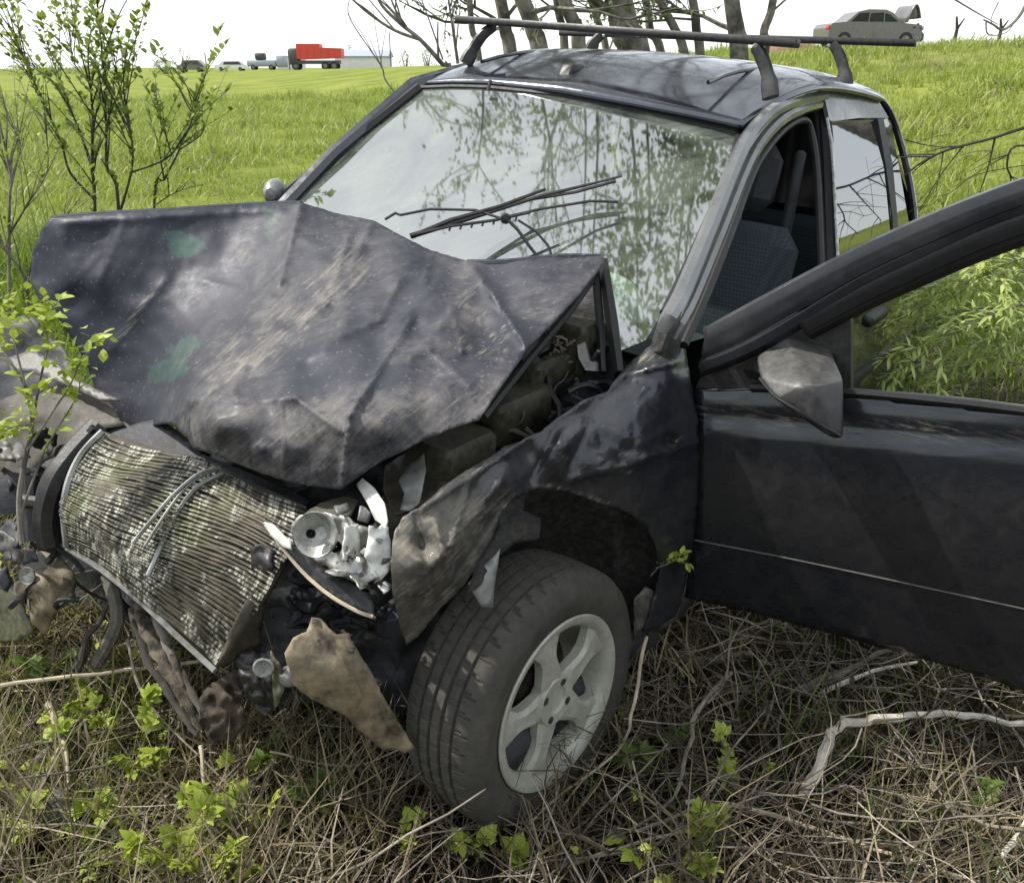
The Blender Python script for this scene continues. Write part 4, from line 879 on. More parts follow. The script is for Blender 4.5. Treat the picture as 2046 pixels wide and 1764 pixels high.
# window frame bars
b = MB(); q1 = [(1398, 738), (1415, 665), (1480, 622), (1600, 558), (1720, 498), (1850, 440), (1960, 395), (2060, 360), (2200, 325), (2200, 372), (2060, 404), (1960, 442), (1850, 492), (1720, 556), (1600, 636), (1520, 690), (1440, 740)]
def bar(name, top, bot, mat, off, th, bulge=.006, par=None):
    b = MB(); n = 40; m3 = 14
    def fn(u, v):
        a = bez([(float(x), float(y), 0.) for x, y in top], u); c = bez([(float(x), float(y), 0.) for x, y in bot], u)
        q = a*(1-v)+c*v; return dp(q[0], q[1], off+(0 if .12 < v < .62 else (-bulge*.8 if v >= .62 and v < .95 else -bulge*2.5)))
    b.grid(fn, n, m3); o = b.build(name, mat, par or door); thick(o, th); return o
bar('window_frame', [(1418, 655), (1500, 608), (1620, 545), (1740, 487), (1870, 430), (1970, 392), (2060, 360), (2180, 325)], [(1398, 738), (1500, 698), (1610, 632), (1720, 563), (1850, 500), (1960, 448), (2060, 410), (2180, 372)], MATS['paint'], .03, .02)
bar('window_channel', [(1600, 636), (1720, 570), (1850, 506), (1960, 455), (2060, 418), (2180, 380)], [(1610, 652), (1720, 594), (1850, 535), (1960, 488), (2060, 452), (2180, 414)], MATS['seal'], .012, .03, .008)
bar('window_frame_lip', [(1596, 628), (1720, 566), (1850, 503), (1960, 451), (2060, 413), (2180, 375)], [(1602, 634), (1720, 572), (1850, 509), (1960, 457), (2060, 419), (2180, 381)], MATS['grey_plastic'], .034, .006, .002)
dpoly('mirror_sail', [(1405, 742), (1470, 712), (1610, 640), (1660, 615), (1700, 640), (1700, 780), (1390, 776)], MATS['black_plastic'], -.005, .03)
# mirror
import bmesh
simple('mirror_lit_top', (.05, .051, .052), .45, var=.15, sc=25, dust=.25)
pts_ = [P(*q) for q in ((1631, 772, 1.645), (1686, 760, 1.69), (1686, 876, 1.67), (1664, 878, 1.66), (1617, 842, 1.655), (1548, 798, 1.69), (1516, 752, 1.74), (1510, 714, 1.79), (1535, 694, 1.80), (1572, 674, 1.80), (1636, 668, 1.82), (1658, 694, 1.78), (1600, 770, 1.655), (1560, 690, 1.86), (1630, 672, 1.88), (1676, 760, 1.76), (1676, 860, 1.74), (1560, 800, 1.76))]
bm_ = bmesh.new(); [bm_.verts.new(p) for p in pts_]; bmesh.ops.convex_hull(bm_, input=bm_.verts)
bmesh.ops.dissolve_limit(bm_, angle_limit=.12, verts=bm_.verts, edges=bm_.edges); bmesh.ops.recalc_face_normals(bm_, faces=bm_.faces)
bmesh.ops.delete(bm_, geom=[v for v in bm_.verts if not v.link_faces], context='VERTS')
me = bpy.data.meshes.new('door_mirror'); bm_.to_mesh(me); bm_.free(); me.materials.append(MATS['black_plastic']); me.materials.append(MATS['mirror_lit_top'])
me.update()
for p in me.polygons: p.material_index = 1 if p.normal.z > .5 else 0  # upward faces get paler dusty grey: the sunlit top is put into the colour
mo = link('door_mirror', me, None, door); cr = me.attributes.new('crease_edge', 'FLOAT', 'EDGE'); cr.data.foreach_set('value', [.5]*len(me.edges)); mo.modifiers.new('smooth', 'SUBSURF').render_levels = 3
b = MB(); b.tube(smoothp(px([(1500, 742), (1530, 735), (1560, 745)], [1.92, 1.86, 1.78])), [.045, .043, .04, .038, .036, .035, .034, .034, .034][:9], 10, flat=.75); b.build('mirror_arm', MATS['black_plastic'], mo)
b = MB(); q = smoothp(px([(1518, 756), (1550, 792), (1595, 820), (1640, 850), (1680, 872)], [1.735, 1.685, 1.652, 1.652, 1.662])); b.tube(q, .003, 6); b.build('mirror_seam', MATS['seal'], mo)
b = MB(); b.tube([dp(1388, 860, -.03), dp(1388, 870, -.03)+Vector((-.03, .03, 0))], .02, 8); b.tube([dp(1384, 1110, -.03), dp(1380, 1120, -.03)+Vector((-.03, .03, 0))], .02, 8); b.build('door_hinge', MATS['bay_dark'], door)
#@@PLANTS
# ------------------------------------------------------------------ background things on the embankment
def PY(px, py, Y):
    v = (py-CY)/F; return P(px, py, Y/(ct-st*v))
def roadat(px, Y): 
    u = (px-CX)/F; v = -.43; x = u/(ct-st*v)*Y
    return x, hz(x, Y)+.02
def frame(x, y, z, ang):
    c, s = math.cos(ang), math.sin(ang)
    return lambda a, b_, h: Vector((x+a*c-b_*s, y+a*s+b_*c, z+h))
def prof_car(root, f, prof, wid, mat, name):
    b = MB(); b.poly([f(a, -wid/2, h) for a, h in prof], f(0, wid, 0)-f(0, 0, 0)); return b.build(name, mat, root, smooth=False)
def wheels(root, f, xs_, wid, r, n='wheel'):
    for a in xs_:
        for s in (-1, 1):
            b = MB(); b.lathe(lambda ax, r_, q: f(a+r_, s*(wid/2)+s*ax, r+q), [(-.2, 0.001), (-.2, r), (0, r), (.01, r*.6), (-.03, r*.55), (-.03, .001)], 20)
            w_ = b.build(n, MATS['rubber'], root)
            b = MB(); b.lathe(lambda ax, r_, q: f(a+r_, s*(wid/2)+s*ax, r+q), [(.005, r*.58), (.01, .001)], 12); b.build('hubcap', MATS['silver_paint'], w_)
# crashed silver saloon on the bank
x0, z0 = roadat(1728, 35); z0 = hz(x0, 35)+.03
f_0 = frame(x0, 35, z0, math.radians(4)); f = lambda a_, b_, h_: f_0(a_*.9, b_*.9, h_*.92)
R_ = thing('crashed_saloon', (x0, 35, z0), 'dirty silver saloon car with buckled front, parked on top of the green embankment', 'car')
bp = [(-2.0, .35), (-2.02, .75), (-1.9, .9), (-1.3, .95), (-.1, .93), (.95, .92), (1.55, .86), (1.75, .75), (1.8, .4), (1.55, .3), (-1.7, .28)]
prof_car(R_, f, bp, 1.6, MATS['silver_paint'], 'body')
prof_car(R_, f, [(-1.32, .93), (-.85, 1.30), (-.45, 1.39), (.25, 1.38), (.55, 1.27), (.98, .90)], 1.36, MATS['silver_paint'], 'cabin')
for a, e, g, h in ((-1.12, -.80, -.42, -.42), (-.36, -.36, .16, .20), (.26, .22, .44, .80)):
    b = MB(); b.poly([f(a, -.684, .96), f(e, -.684, 1.25), f(g, -.684, 1.28 if g < .4 else 1.20), f(h, -.684, .96)], f(0, -.01, 0)-f(0, 0, 0)); b.build('window', MATS['side_glass'], R_, smooth=False)
b = MB(); b.grid(lambda u, v: f(1.15+.55*u+.1*math.sin(v*3), -.7+1.4*v, .95+.62*math.sin(u*math.pi*.95)**.8), 10, 5); o = b.build('buckled_hood', MATS['silver_paint'], R_); thick(o, .04)
for k in range(9):
    a = f(1.5+random.uniform(-.1, .3), random.uniform(-.8, -.2), random.uniform(.35, .8)); b = MB(); b.tube([a, a+Vector((random.uniform(-.2, .2), random.uniform(-.2, .1), random.uniform(-.15, .2)))], random.uniform(.02, .06), 5); b.build('torn_metal', MATS['dark_grey'], R_)
b = MB(); b.box(f, 1.5, 1.95, -.75, .75, .25, .60, .08); b.box(f, 1.6, 1.9, -.6, .6, .6, .85, .05); b.build('crushed_front', MATS['dark_grey'], R_)
wheels(R_, f, (-1.35, 1.15), 1.6, .30)
b = MB(); b.box(f, 1.62, 1.83, -.80, -.5, .66, .80, .02); b.build('headlight', MATS['pale_metal'], R_)
b = MB(); b.box(f, -2.04, -1.96, -.80, -.5, .68, .84, .01); b.build('tail_light', MATS['red_paint'], R_)
# red tipper lorry
x0, z0 = roadat(640, 140); f = frame(x0, 140, z0, 0)
R_ = thing('tipper_lorry', (x0, 140, z0), 'red tipper lorry on the far road beside the pale shed', 'lorry')
b = MB(); b.poly([f(a, -1.2, h) for a, h in ((-3.1, 1.5), (-3.1, 3.5), (.2, 3.5), (.3, 3.35), (.3, 3.0), (3.4, 2.9), (3.4, 1.6), (-2.5, 1.4))], Vector((0, 2.4, 0))); b.build('tipper_bed', MATS['red_paint'], R_, smooth=False)
b = MB(); b.box(f, -3.2, 2.9, -1.0, 1.0, .8, 1.3); b.build('chassis', MATS['dark_grey'], R_)
b = MB(); b.box(f, -4.3, -3.0, -1.2, 1.2, .7, 2.9, .15); b.build('cab', MATS['dark_grey'], R_)
for k in range(6):
    b = MB(); b.box(f, -2.6+k*1.0, -2.5+k*1.0, -1.26, -1.2, 1.6, 2.9); b.build('bed_rib', MATS['red_paint'], R_, smooth=False)
wheels(R_, f, (-3.4, .9, 2.2), 2.2, .55)
# pale shed
x0, z0 = roadat(728, 150); f = frame(x0, 150, z0, 0)
R_ = thing('long_shed', (x0, 150, z0), 'long low pale shed with grey roof right of the red lorry', 'shed')
b = MB(); b.box(f, -4.6, 3.6, 0, 6, 0, 2.0); b.build('wall', MATS['pale_wall'], R_, smooth=False)
b = MB(); b.poly([f(-4.8, -.3, 2.0), f(-4.8, 3, 2.9), f(-4.8, 6.3, 2.0), f(-4.8, 6.3, 1.85), f(-4.8, -.3, 1.85)], Vector((8.7, 0, 0))); b.build('roof', MATS['roof_grey'], R_, smooth=False)
# vehicles on the left
def van(px, Y, L, hgt, mat, label, cat='van', nm='parked_van'):
    x0, z0 = roadat(px, Y); f = frame(x0, Y, z0, random.uniform(-.1, .1))
    R_ = thing(nm, (x0, Y, z0), label, cat)
    h = hgt; prof_car(R_, f, [(-L/2, .35), (-L/2, h*.55), (-L*.36, h*.62), (-L*.24, h*.97), (L*.3, h), (L*.47, h*.62), (L/2, h*.55), (L/2, .35)], 1.7, mat, 'body')
    b = MB(); b.poly([f(-L*.22, -.86, h*.62), f(-L*.18, -.86, h*.9), (f(L*.27, -.86, h*.92)), f(L*.36, -.86, h*.62)], Vector((0, -.02, 0))); b.build('window', MATS['dark_grey'], R_, smooth=False)
    wheels(R_, f, (-L*.3, L*.3), 1.7, .32)
van(383, 165, 4.7, 1.9, MATS['silver_paint'], 'pale blue-grey car leftmost on the far road', 'car', 'parked_car')
van(463, 165, 5.6, 1.6, MATS['white_paint'], 'low white car on the far road left of the grey pickup', 'car', 'parked_car')
x0, z0 = roadat(527, 160); f = frame(x0, 160, z0, 0)
R_ = thing('pickup_truck', (x0, 160, z0), 'grey truck with raised cab left of the red lorry', 'truck')
b = MB(); b.box(f, -2.6, 2.2, -.9, .9, .5, 1.5, .1); b.build('body', MATS['roof_grey'], R_)
b = MB(); b.box(f, -1.2, .4, -.85, .85, 1.5, 2.6, .2); b.build('cab', MATS['dark_grey'], R_)
b = MB(); b.box(f, 2.4, 3.8, -1, 1, .4, 2.2, .05); b.build('load_box', MATS['roof_grey'], R_); wheels(R_, f, (-1.6, 1.4), 1.8, .4)
x0, z0 = roadat(585, 165); f = frame(x0, 165, z0, 0)
R_ = thing('white_container', (x0, 165, z0), 'white box body standing between grey truck and red lorry', 'container')
b = MB(); b.box(f, -2.6, 1.8, 0, 2, .1, 2.0); b.build('wall', MATS['pale_wall'], R_, smooth=False)
b = MB(); b.box(f, -2.7, 1.9, -.1, 2.1, 2.0, 2.15); b.build('roof', MATS['roof_grey'], R_, smooth=False)
for i, (px_, lab) in enumerate(((578, 'thin dark post in front of the white box'), (781, 'tall thin pole standing right of the pale shed'), (1150 and 412, 'short post right of the leftmost far car'))):
    x0, z0 = roadat(px_, 130); b = MB(); b.tube([(x0, 130, z0-.3), (x0, 130, z0+(2.4, 4.6, 2.6)[i])], .07, 6); tagp(b.build('post', MATS['dark_grey']), lab, 'post')
for px_, hh, lab in ((1898, 1.0, 'left stump of a dead stalk on the embankment crest'), (1985, .9, 'right stump of a dead stalk on the embankment crest')):
    u = (px_-CX)/F/1.089; Y = 30; b = MB(); z = hz(u*Y, Y); b.tube([(u*Y, Y, z-.1), (u*Y+.03, Y, z+hh*.5), (u*Y-.05, Y, z+hh*.85)], [.06, .05, .03], 6); b.tube([(u*Y+.03, Y, z+hh*.5), (u*Y+.2, Y, z+hh*.8)], [.04, .02], 5)
    tagp(b.build('dead_stalk', MATS['bark_dark']), lab, 'stalk')
x0, y0 = 8.0, 30.0
b = MB(); X0, _ = roadat(1575, 36); z0 = hz(X0, 36); b.grid(lambda u, v: (X0+(-1.1+2.2*u), 36-.8+1.6*v, z0-.1+.62*max(0, math.sin(u*math.pi)*math.sin(v*math.pi))**.6+.05*noise.noise(Vector((u*5, v*5, 0)))), 14, 10)
tagp(b.build('earth_heap', MATS['dirt_mound'], fixn=False), 'reddish heap of earth on the bank behind the roof rack', 'heap')

# ------------------------------------------------------------------ vegetation builders
def leafmesh(name, L, W, mat, teeth=0, cup=.15, nseg=5):
    V = [(0, 0, 0)]; Fc = []
    for i in range(1, nseg+1):
        t = i/nseg; w_ = W*math.sin(math.pi*min(1, t*.96)**.8)*(1-.15*(i % 2 if teeth else 0)); z = -.3*L*t*t
        V += [(L*t, -w_, z+cup*w_), (L*t, 0, z), (L*t, w_, z+cup*w_)]
    Fc += [(0, 1, 2), (0, 2, 3)]
    for i in range(nseg-1):
        a = 1+3*i; Fc += [(a, a+3, a+4, a+1), (a+1, a+4, a+5, a+2)]
    return V, Fc
def trifoliate(L, W, n=3, seed=0):
    V = []; Fc = []; r_ = random.Random(seed)
    for k in range(n):
        a = (k-(n-1)/2)*(1.15 if n == 3 else .72)+r_.uniform(-.1, .1); s = (1 if k == n//2 else .82)
        v, f = leafmesh('', L*s, W*s, None, 1, .2, 6); b0 = len(V)
        for x, y, z in v: V.append((x*math.cos(a)-y*math.sin(a), x*math.sin(a)+y*math.cos(a), z+.1*abs(x)))
        Fc += [tuple(i+b0 for i in f_) for f_ in f]
    return V, Fc
def mergemesh(name, protos, pl, mat, label=None, kind='stuff', parent=None):
    # pl: list arrays pos(N,3), rotz, tilt, scale, idx
    pos, rz, ti, sc, ix = pl; Vs = []; Fs = []; Ls = []; base = 0
    for k, (pv, pf) in enumerate(protos):
        pv = np.array(pv, np.float32); sel = np.where(ix == k)[0]
        if not len(sel): continue
        a = rz[sel]; t = ti[sel]; s = sc[sel]
        x = pv[None, :, 0]*s[:, None]; y = pv[None, :, 1]*s[:, None]; z = pv[None, :, 2]*s[:, None]
        ct_, st_ = np.cos(t)[:, None], np.sin(t)[:, None]
        x2 = x*ct_+z*st_; z2 = -x*st_+z*ct_
        ca, sa = np.cos(a)[:, None], np.sin(a)[:, None]
        V = np.stack([x2*ca-y*sa, x2*sa+y*ca, z2], 2)+pos[sel][:, None]
        Vs.append(V.reshape(-1, 3)); n = len(pv)
        fl = np.array([i for f in pf for i in f]); ln = np.array([len(f) for f in pf])
        Fs.append((fl[None]+(base+np.arange(len(sel))*n)[:, None]).ravel()); Ls.append(np.tile(ln, len(sel))); base += n*len(sel)
    V = np.concatenate(Vs).astype(np.float32); Fv = np.concatenate(Fs).astype(np.int32); L = np.concatenate(Ls).astype(np.int32)
    me = bpy.data.meshes.new(name); me.vertices.add(len(V)); me.vertices.foreach_set('co', V.ravel())
    me.loops.add(len(Fv)); me.loops.foreach_set('vertex_index', Fv); me.polygons.add(len(L))
    st_ = np.concatenate([[0], np.cumsum(L)[:-1]]).astype(np.int32); me.polygons.foreach_set('loop_start', st_); me.polygons.foreach_set('loop_total', L)
    me.update(calc_edges=True); me.validate()
    o = link(name, me, mat, parent, True, origin=(0, 0, 0) if not parent else None); return tagp(o, label, kind=kind)
def blades(n, h, spread, wd, curl, seed):
    r = random.Random(seed); V = []; Fc = []
    for k in range(n):
        a = r.uniform(0, 6.28); rr_ = r.uniform(0, spread); x, y = rr_*math.cos(a), rr_*math.sin(a); d = r.uniform(0, 6.28); hh = h*r.uniform(.55, 1.1); c = curl*r.uniform(.3, 1.2)*hh; w_ = wd*r.uniform(.6, 1.2)
        dx, dy = math.cos(d), math.sin(d); b0 = len(V)
        for t, ww in ((0, 1), (.55, .8)):
            cx, cy = x+dx*c*t*t, y+dy*c*t*t
            V += [(cx-dy*w_*ww, cy+dx*w_*ww, hh*t), (cx+dy*w_*ww, cy-dx*w_*ww, hh*t)]
        V.append((x+dx*c, y+dy*c, hh*.95)); Fc += [(b0, b0+1, b0+3, b0+2), (b0+2, b0+3, b0+4)]
    return V, Fc
def twigp(seed, n=6, L=.4, r=.003, bend=.35, sides=4):
    rd = random.Random(seed); b = MB(); p = Vector((-L/2, 0, 0)); d = Vector((1, 0, 0)); q = [p]
    for k in range(n):
        d = (d+Vector((0, rd.uniform(-bend, bend), rd.uniform(-bend, bend)*.5))).normalized(); q.append(q[-1]+d*L/n)
    b.tube(q, [r*(1-.6*k/n) for k in range(n+1)], sides, cap=False); return b.v, b.f
def incar(x, y, m=0.0):
    q = CR.transposed() @ (Vector((x, y, 0))-CO); return -3.05-m < q.x < .25+m and -.8-m < q.y < .8+m
def near_z(x, y): return hz(x, y)

# meadow grass
def scat(n, dmin, dmax, dens_pow, az=.68, seed=1):
    r = np.random.default_rng(seed); d = (dmin**dens_pow+(dmax**dens_pow-dmin**dens_pow)*r.random(n))**(1/dens_pow); a = r.uniform(-az, az, n)
    return np.c_[np.sin(a)*d, np.cos(a)*d], r
protoG = [blades(9, .15, .13, .006, .8, s) for s in range(8)]
def meadow(name, n, dmin, dmax, pw, mat, label, smin, smax, thr, seed, sc_by_d=0.0, prot=protoG, nsc=.5, ymin=3.6):
    xy, r = scat(n, dmin, dmax, pw, seed=seed)
    keep = []; 
    for x, y in xy:
        v = noise.noise(Vector((x*nsc, y*nsc, seed*3.3)))
        keep.append(v > thr and not incar(x, y, -.02) and (crest(y)-x > .4 or True) and not (1.3 < x-crest(y) < 5) and y > ymin)
    keep = np.array(keep); xy = xy[keep]; n = len(xy); d = np.hypot(xy[:, 0], xy[:, 1])
    pos = np.array([(x, y, hz(x, y)-.01) for x, y in xy])
    sc = r.uniform(smin, smax, n)*(1+sc_by_d*d)*np.array([.75+.9*max(0, .35+noise.noise(Vector((x*.45, y*.45, 9)))) for x, y in xy])
    return mergemesh(name, prot, (pos, r.uniform(0, 6.28, n), r.normal(0, .35, n), sc, r.integers(0, len(prot), n)), mat, label)
meadow('meadow_grass', 21000, 4.5, 48, 1.0, MATS['grass'], 'bright yellow-green spring grass covering the meadow and bank', .7, 1.3, -.35, 2, .022)
meadow('meadow_grass', 8000, 4.5, 48, 1.0, MATS['grass_dark'], 'darker green grass clumps in the meadow', .6, 1.2, .05, 3, .02)
meadow('dry_grass', 5000, 4, 44, 1.0, MATS['straw'], 'dry straw-coloured grass patches in the meadow', .5, .9, .18, 4, .02, nsc=.3)
protoS = [blades(6, .30, .06, .004, .9, s+20) for s in range(5)]
meadow('undergrowth', 4200, 3.0, 7.5, 1.3, MATS['leaf_shade'], 'loose green undergrowth at the edge of the meadow', .7, 1.3, -.3, 5, 0, protoS, ymin=2.8)

# foreground litter of dead twigs and straw
r = np.random.default_rng(11)
def litter(name, n, protos, mat, label, zr, smin, smax, tilt, reg=(-2.3, 2.6, .25, 4.6), seed=0, dens=None):
    r = np.random.default_rng(seed+50); x = r.uniform(reg[0], reg[1], n); y = reg[2]+(reg[3]-reg[2])*r.random(n)**1.25
    if dens is not None:
        k = np.array([noise.noise(Vector((a*1.7, c*1.7, seed))) > dens for a, c in zip(x, y)]); x, y = x[k], y[k]
    n = len(x); pos = np.array([(a, c, hz(a, c)+z) for a, c, z in zip(x, y, zr[0]+(zr[1]-zr[0])*r.random(n)**1.6)])
    return mergemesh(name, protos, (pos, r.uniform(0, 6.28, n), r.normal(0, tilt, n), r.uniform(smin, smax, n), r.integers(0, len(protos), n)), mat, label)
tw = [twigp(s, 6, .42, .0024, .30) for s in range(10)]
tw2 = [twigp(s+30, 7, .55, .0042, .35, 5) for s in range(8)]
litter('dead_twigs', 4600, tw, MATS['twig_grey'], 'tangle of thin grey dead twigs on the ground', (.0, .09), .35, 1.15, .16, seed=1)
litter('dead_twigs', 3000, tw, MATS['bark_dark'], 'dark thin twigs among the litter', (.0, .08), .4, 1.1, .2, seed=2)
litter('dead_twigs', 800, tw, MATS['twig_pale'], 'pale thin twigs lying over the litter', (.02, .11), .3, 1.0, .22, seed=3)
litter('dead_twigs', 1500, tw2, MATS['twig_grey'], 'thicker grey dead branches in the litter', (.0, .08), .4, 1.1, .14, seed=4)
st_p = [blades(5, .16, .05, .0022, 1.4, s+60) for s in range(8)]
litter('dry_straw', 7500, st_p, MATS['straw_dark'], 'flattened brown straw under the twigs', (-.01, .03), .6, 1.3, .9, seed=5)
litter('dry_straw', 2600, st_p, MATS['straw'], 'pale flattened straw between the twigs', (.0, .05), .5, 1.2, .9, seed=6, dens=.0)
gs_p = [blades(6, .16, .03, .0016, .9, s+80) for s in range(6)]
litter('dry_straw', 1800, st_p, MATS['straw'], 'pale straw at the sunny left side', (.0, .06), .6, 1.3, .8, reg=(-1.6, -.25, .5, 2.4), seed=16)
litter('fine_grass', 1500, gs_p, MATS['leaf_shade'], 'thin dark green grass growing through the litter', (-.01, .02), .6, 1.3, .25, seed=7, dens=.02)
lf_p = [([(0, 0, 0), (.008, .006, .002), (.02, .007, .006), (.03, 0, .004), (.02, -.007, .006), (.008, -.006, .002)], [(0, 1, 2, 3), (0, 3, 4, 5)])]
lw = [trifoliate(.022, .008, 3, k_) for k_ in range(4)]
litter('small_weeds', 1300, lw, MATS['leaf_fresh'], 'scattered small bright leaves coming up through the litter', (.02, .12), .7, 1.8, .5, reg=(-1.8, .3, .5, 2.4), seed=19, dens=.05)
litter('small_weeds', 260, lw, MATS['leaf_shade'], 'scattered small leaves in the litter on the right', (.01, .07), .5, 1.1, .5, reg=(.0, 2.2, .5, 3.5), seed=20, dens=.05)
litter('fine_grass', 130, [blades(6, .20, .05, .0020, .8, s_+95) for s_ in range(5)], MATS['grass'], 'long green grass blades under the left corner of the car', (-.01, .02), .6, 1.2, .25, reg=(-1.75, -.75, 1.25, 2.3), seed=23)
litter('dead_leaves', 2600, lf_p, MATS['straw_dark'], 'small brown dead leaves scattered in the litter', (.0, .05), .6, 1.4, .5, seed=8)

# sticks that can be told apart
def stick(pts, rad, mat, label, nm='stick', cat='stick'):
    b = MB(); q = smoothp([P(*p) if len(p) == 3 else G(p[0], p[1], .05) for p in pts], 4)
    n = len(q); q = [p+Vector((random.gauss(0, rad*.35), 0, random.gauss(0, rad*.35))) for p in q]
    b.tube(q, [rad*(1-.55*k/(n-1))*random.uniform(.85, 1.15) for k in range(n)], 7)
    return tagp(b.build(nm, MATS[mat]), label, cat)
def GH(x, y, h): 
    v = (y-CY)/F; return (x, y, (H-h)/(ct*v+st))
stick([GH(0, 1370, .16), GH(200, 1345, .16), GH(400, 1320, .15), GH(540, 1280, .15), GH(690, 1225, .17)], .0055, 'twig_pale', 'long pale stick crossing under the radiator from the left edge')
stick([GH(95, 1405, .12), GH(128, 1480, .10), GH(134, 1560, .07), GH(126, 1650, .03)], .0065, 'twig_pale', 'curved pale stick in the lower left corner')
stick([GH(402, 1490, .14), GH(407, 1600, .08), GH(412, 1700, .02)], .005, 'twig_pale', 'short straight upright pale stick left of the plastic panel')
stick([GH(0, 1640, .02), GH(60, 1560, .06), GH(115, 1460, .10)], .012, 'twig_grey', 'thick grey stick leaning at the lower left edge')
stick([GH(10, 1690, .02), GH(70, 1580, .07), GH(125, 1480, .10)], .006, 'twig_pale', 'thin split stick beside the thick grey one at lower left')
stick([GH(255, 1278, .22), GH(280, 1375, .16), GH(335, 1450, .12), GH(470, 1580, .05)], .004, 'twig_grey', 'thin grey twig hooking down below the radiator')
stick([GH(894, 1438, .26), GH(903, 1500, .20), GH(880, 1610, .10), GH(886, 1700, .03)], .0045, 'rust', 'reddish broken stalk standing in front of the tyre')
stick([GH(894, 1438, .26), GH(945, 1520, .20), GH(998, 1612, .12)], .003, 'twig_pale', 'thin pale stem leaning from the reddish stalk across the tyre')
stick([(1290, 1275, 2.02), (1268, 1400, 1.84), GH(1232, 1500, .08), GH(1100, 1605, .05), GH(1010, 1690, .02)], .0045, 'twig_pale', 'long curved twig passing right of the front wheel')
stick([GH(1605, 1590, .05), GH(1640, 1525, .08), GH(1675, 1452, .10), GH(1745, 1440, .10), GH(1850, 1425, .09), GH(1950, 1430, .08), GH(2046, 1445, .07), GH(2150, 1450, .05)], .013, 'stick_white', 'thick whitish peeled branch on the ground under the open door', 'branch', 'branch')
stick([GH(1648, 1520, .08), GH(1622, 1552, .05), GH(1612, 1565, .04)], .008, 'stick_white', 'forked tip at the left end of the whitish branch')
stick([GH(1370, 1600, .06), GH(1500, 1615, .07), GH(1700, 1678, .06), GH(1900, 1745, .04), GH(2046, 1790, .02)], .006, 'twig_pale', 'long brown stick slanting across the lower right corner')
stick([GH(1350, 1312, .06), GH(1410, 1322, .07), GH(1492, 1306, .07)], .014, 'wood_rot', 'splintered wood piece on the ground right of the front wheel')
stick([GH(1600, 1378, .05), GH(1700, 1335, .06), GH(1800, 1290, .06)], .012, 'twig_grey', 'thick grey stick lying just below the open door')
stick([GH(1640, 1385, .04), GH(1720, 1350, .06), GH(1830, 1320, .05)], .008, 'stick_white', 'pale stick parallel to the thick grey one below the door')
stick([GH(1460, 1345, .07), GH(1395, 1420, .10), GH(1368, 1530, .10), GH(1330, 1610, .07), GH(1200, 1690, .03)], .006, 'twig_grey', 'looping grey vine between wheel and door')
stick([GH(820, 1500, .16), GH(875, 1600, .08), GH(935, 1770, .01)], .0045, 'twig_grey', 'thin stem running down from the tip of the broken panel')
stick([GH(2060, 1630, .10), GH(2010, 1700, .07), GH(1985, 1775, .03)], .008, 'stick_white', 'pale stick at the lower right edge')
stick([GH(1270, 1660, .06), GH(1400, 1600, .07), GH(1460, 1500, .10), GH(1530, 1420, .09)], .004, 'twig_grey', 'bent twig rising right of the yellow-green sprouts')
stick([GH(1100, 1740, .03), GH(1250, 1690, .05), GH(1420, 1640, .05), GH(1560, 1560, .06)], .004, 'twig_pale', 'long thin pale twig at the bottom centre right')
stick([GH(540, 1500, .10), GH(700, 1530, .08), GH(830, 1480, .14)], .003, 'twig_pale', 'thin bowed twig in the shade under the broken panel')
stick([GH(180, 1280, .2), GH(150, 1340, .14), GH(215, 1210, .28)], .012, 'bark_dark', 'dark stub of branch under the left end of the radiator')
stick([GH(330, 1660, .02), GH(250, 1600, .06), GH(160, 1560, .09)], .004, 'twig_grey', 'thin twig between the two lower-left leafy sprouts')
# rotten log pieces wedged under the front
lg = thing('rotten_log', P(405, 1460, 1.84), 'rotten split log wedged upright under the radiator', 'log')
for kk, (pp, rr0, mt) in enumerate((([(272, 1190, 1.98), (300, 1270, 1.93), (345, 1350, 1.88), (405, 1455, 1.85)], .020, 'wood_rot'), ([(300, 1200, 1.96), (330, 1280, 1.90), (375, 1370, 1.86), (425, 1462, 1.84)], .012, 'bark'), ([(262, 1215, 2.0), (290, 1310, 1.95), (340, 1390, 1.9), (392, 1470, 1.86)], .010, 'bark_dark'), ([(320, 1240, 1.93), (352, 1330, 1.87), (395, 1440, 1.84)], .007, 'wood_rot'))):
    q = smoothp([P(*p) for p in pp], 8); q = [p+Vector((random.gauss(0, .0015), 0, random.gauss(0, .0015))) for p in q]
    b = MB(); b.tube(q, [max(.003, rr0*(.8+.5*noise.noise(Vector((k*.5, kk, 0))))*(1-.5*(k/len(q))**4)) for k in range(len(q))], 9, flat=.6); b.build('splinter', MATS[mt], lg)
b = MB(); q = smoothp([P(215, 1150, 2.1), P(235, 1240, 2.05), P(190, 1330, 2.1)], 4); b.tube(q, [.016]*len(q), 8); tagp(b.build('broken_branch', MATS['bark']), 'dark branch behind the radiator lower edge at left', 'branch')
def loose(name, out, ctrl, mat, label, cat, **k):
    o = sheet(name, out, ctrl, mat, None, **k); return tagp(o, label, cat)
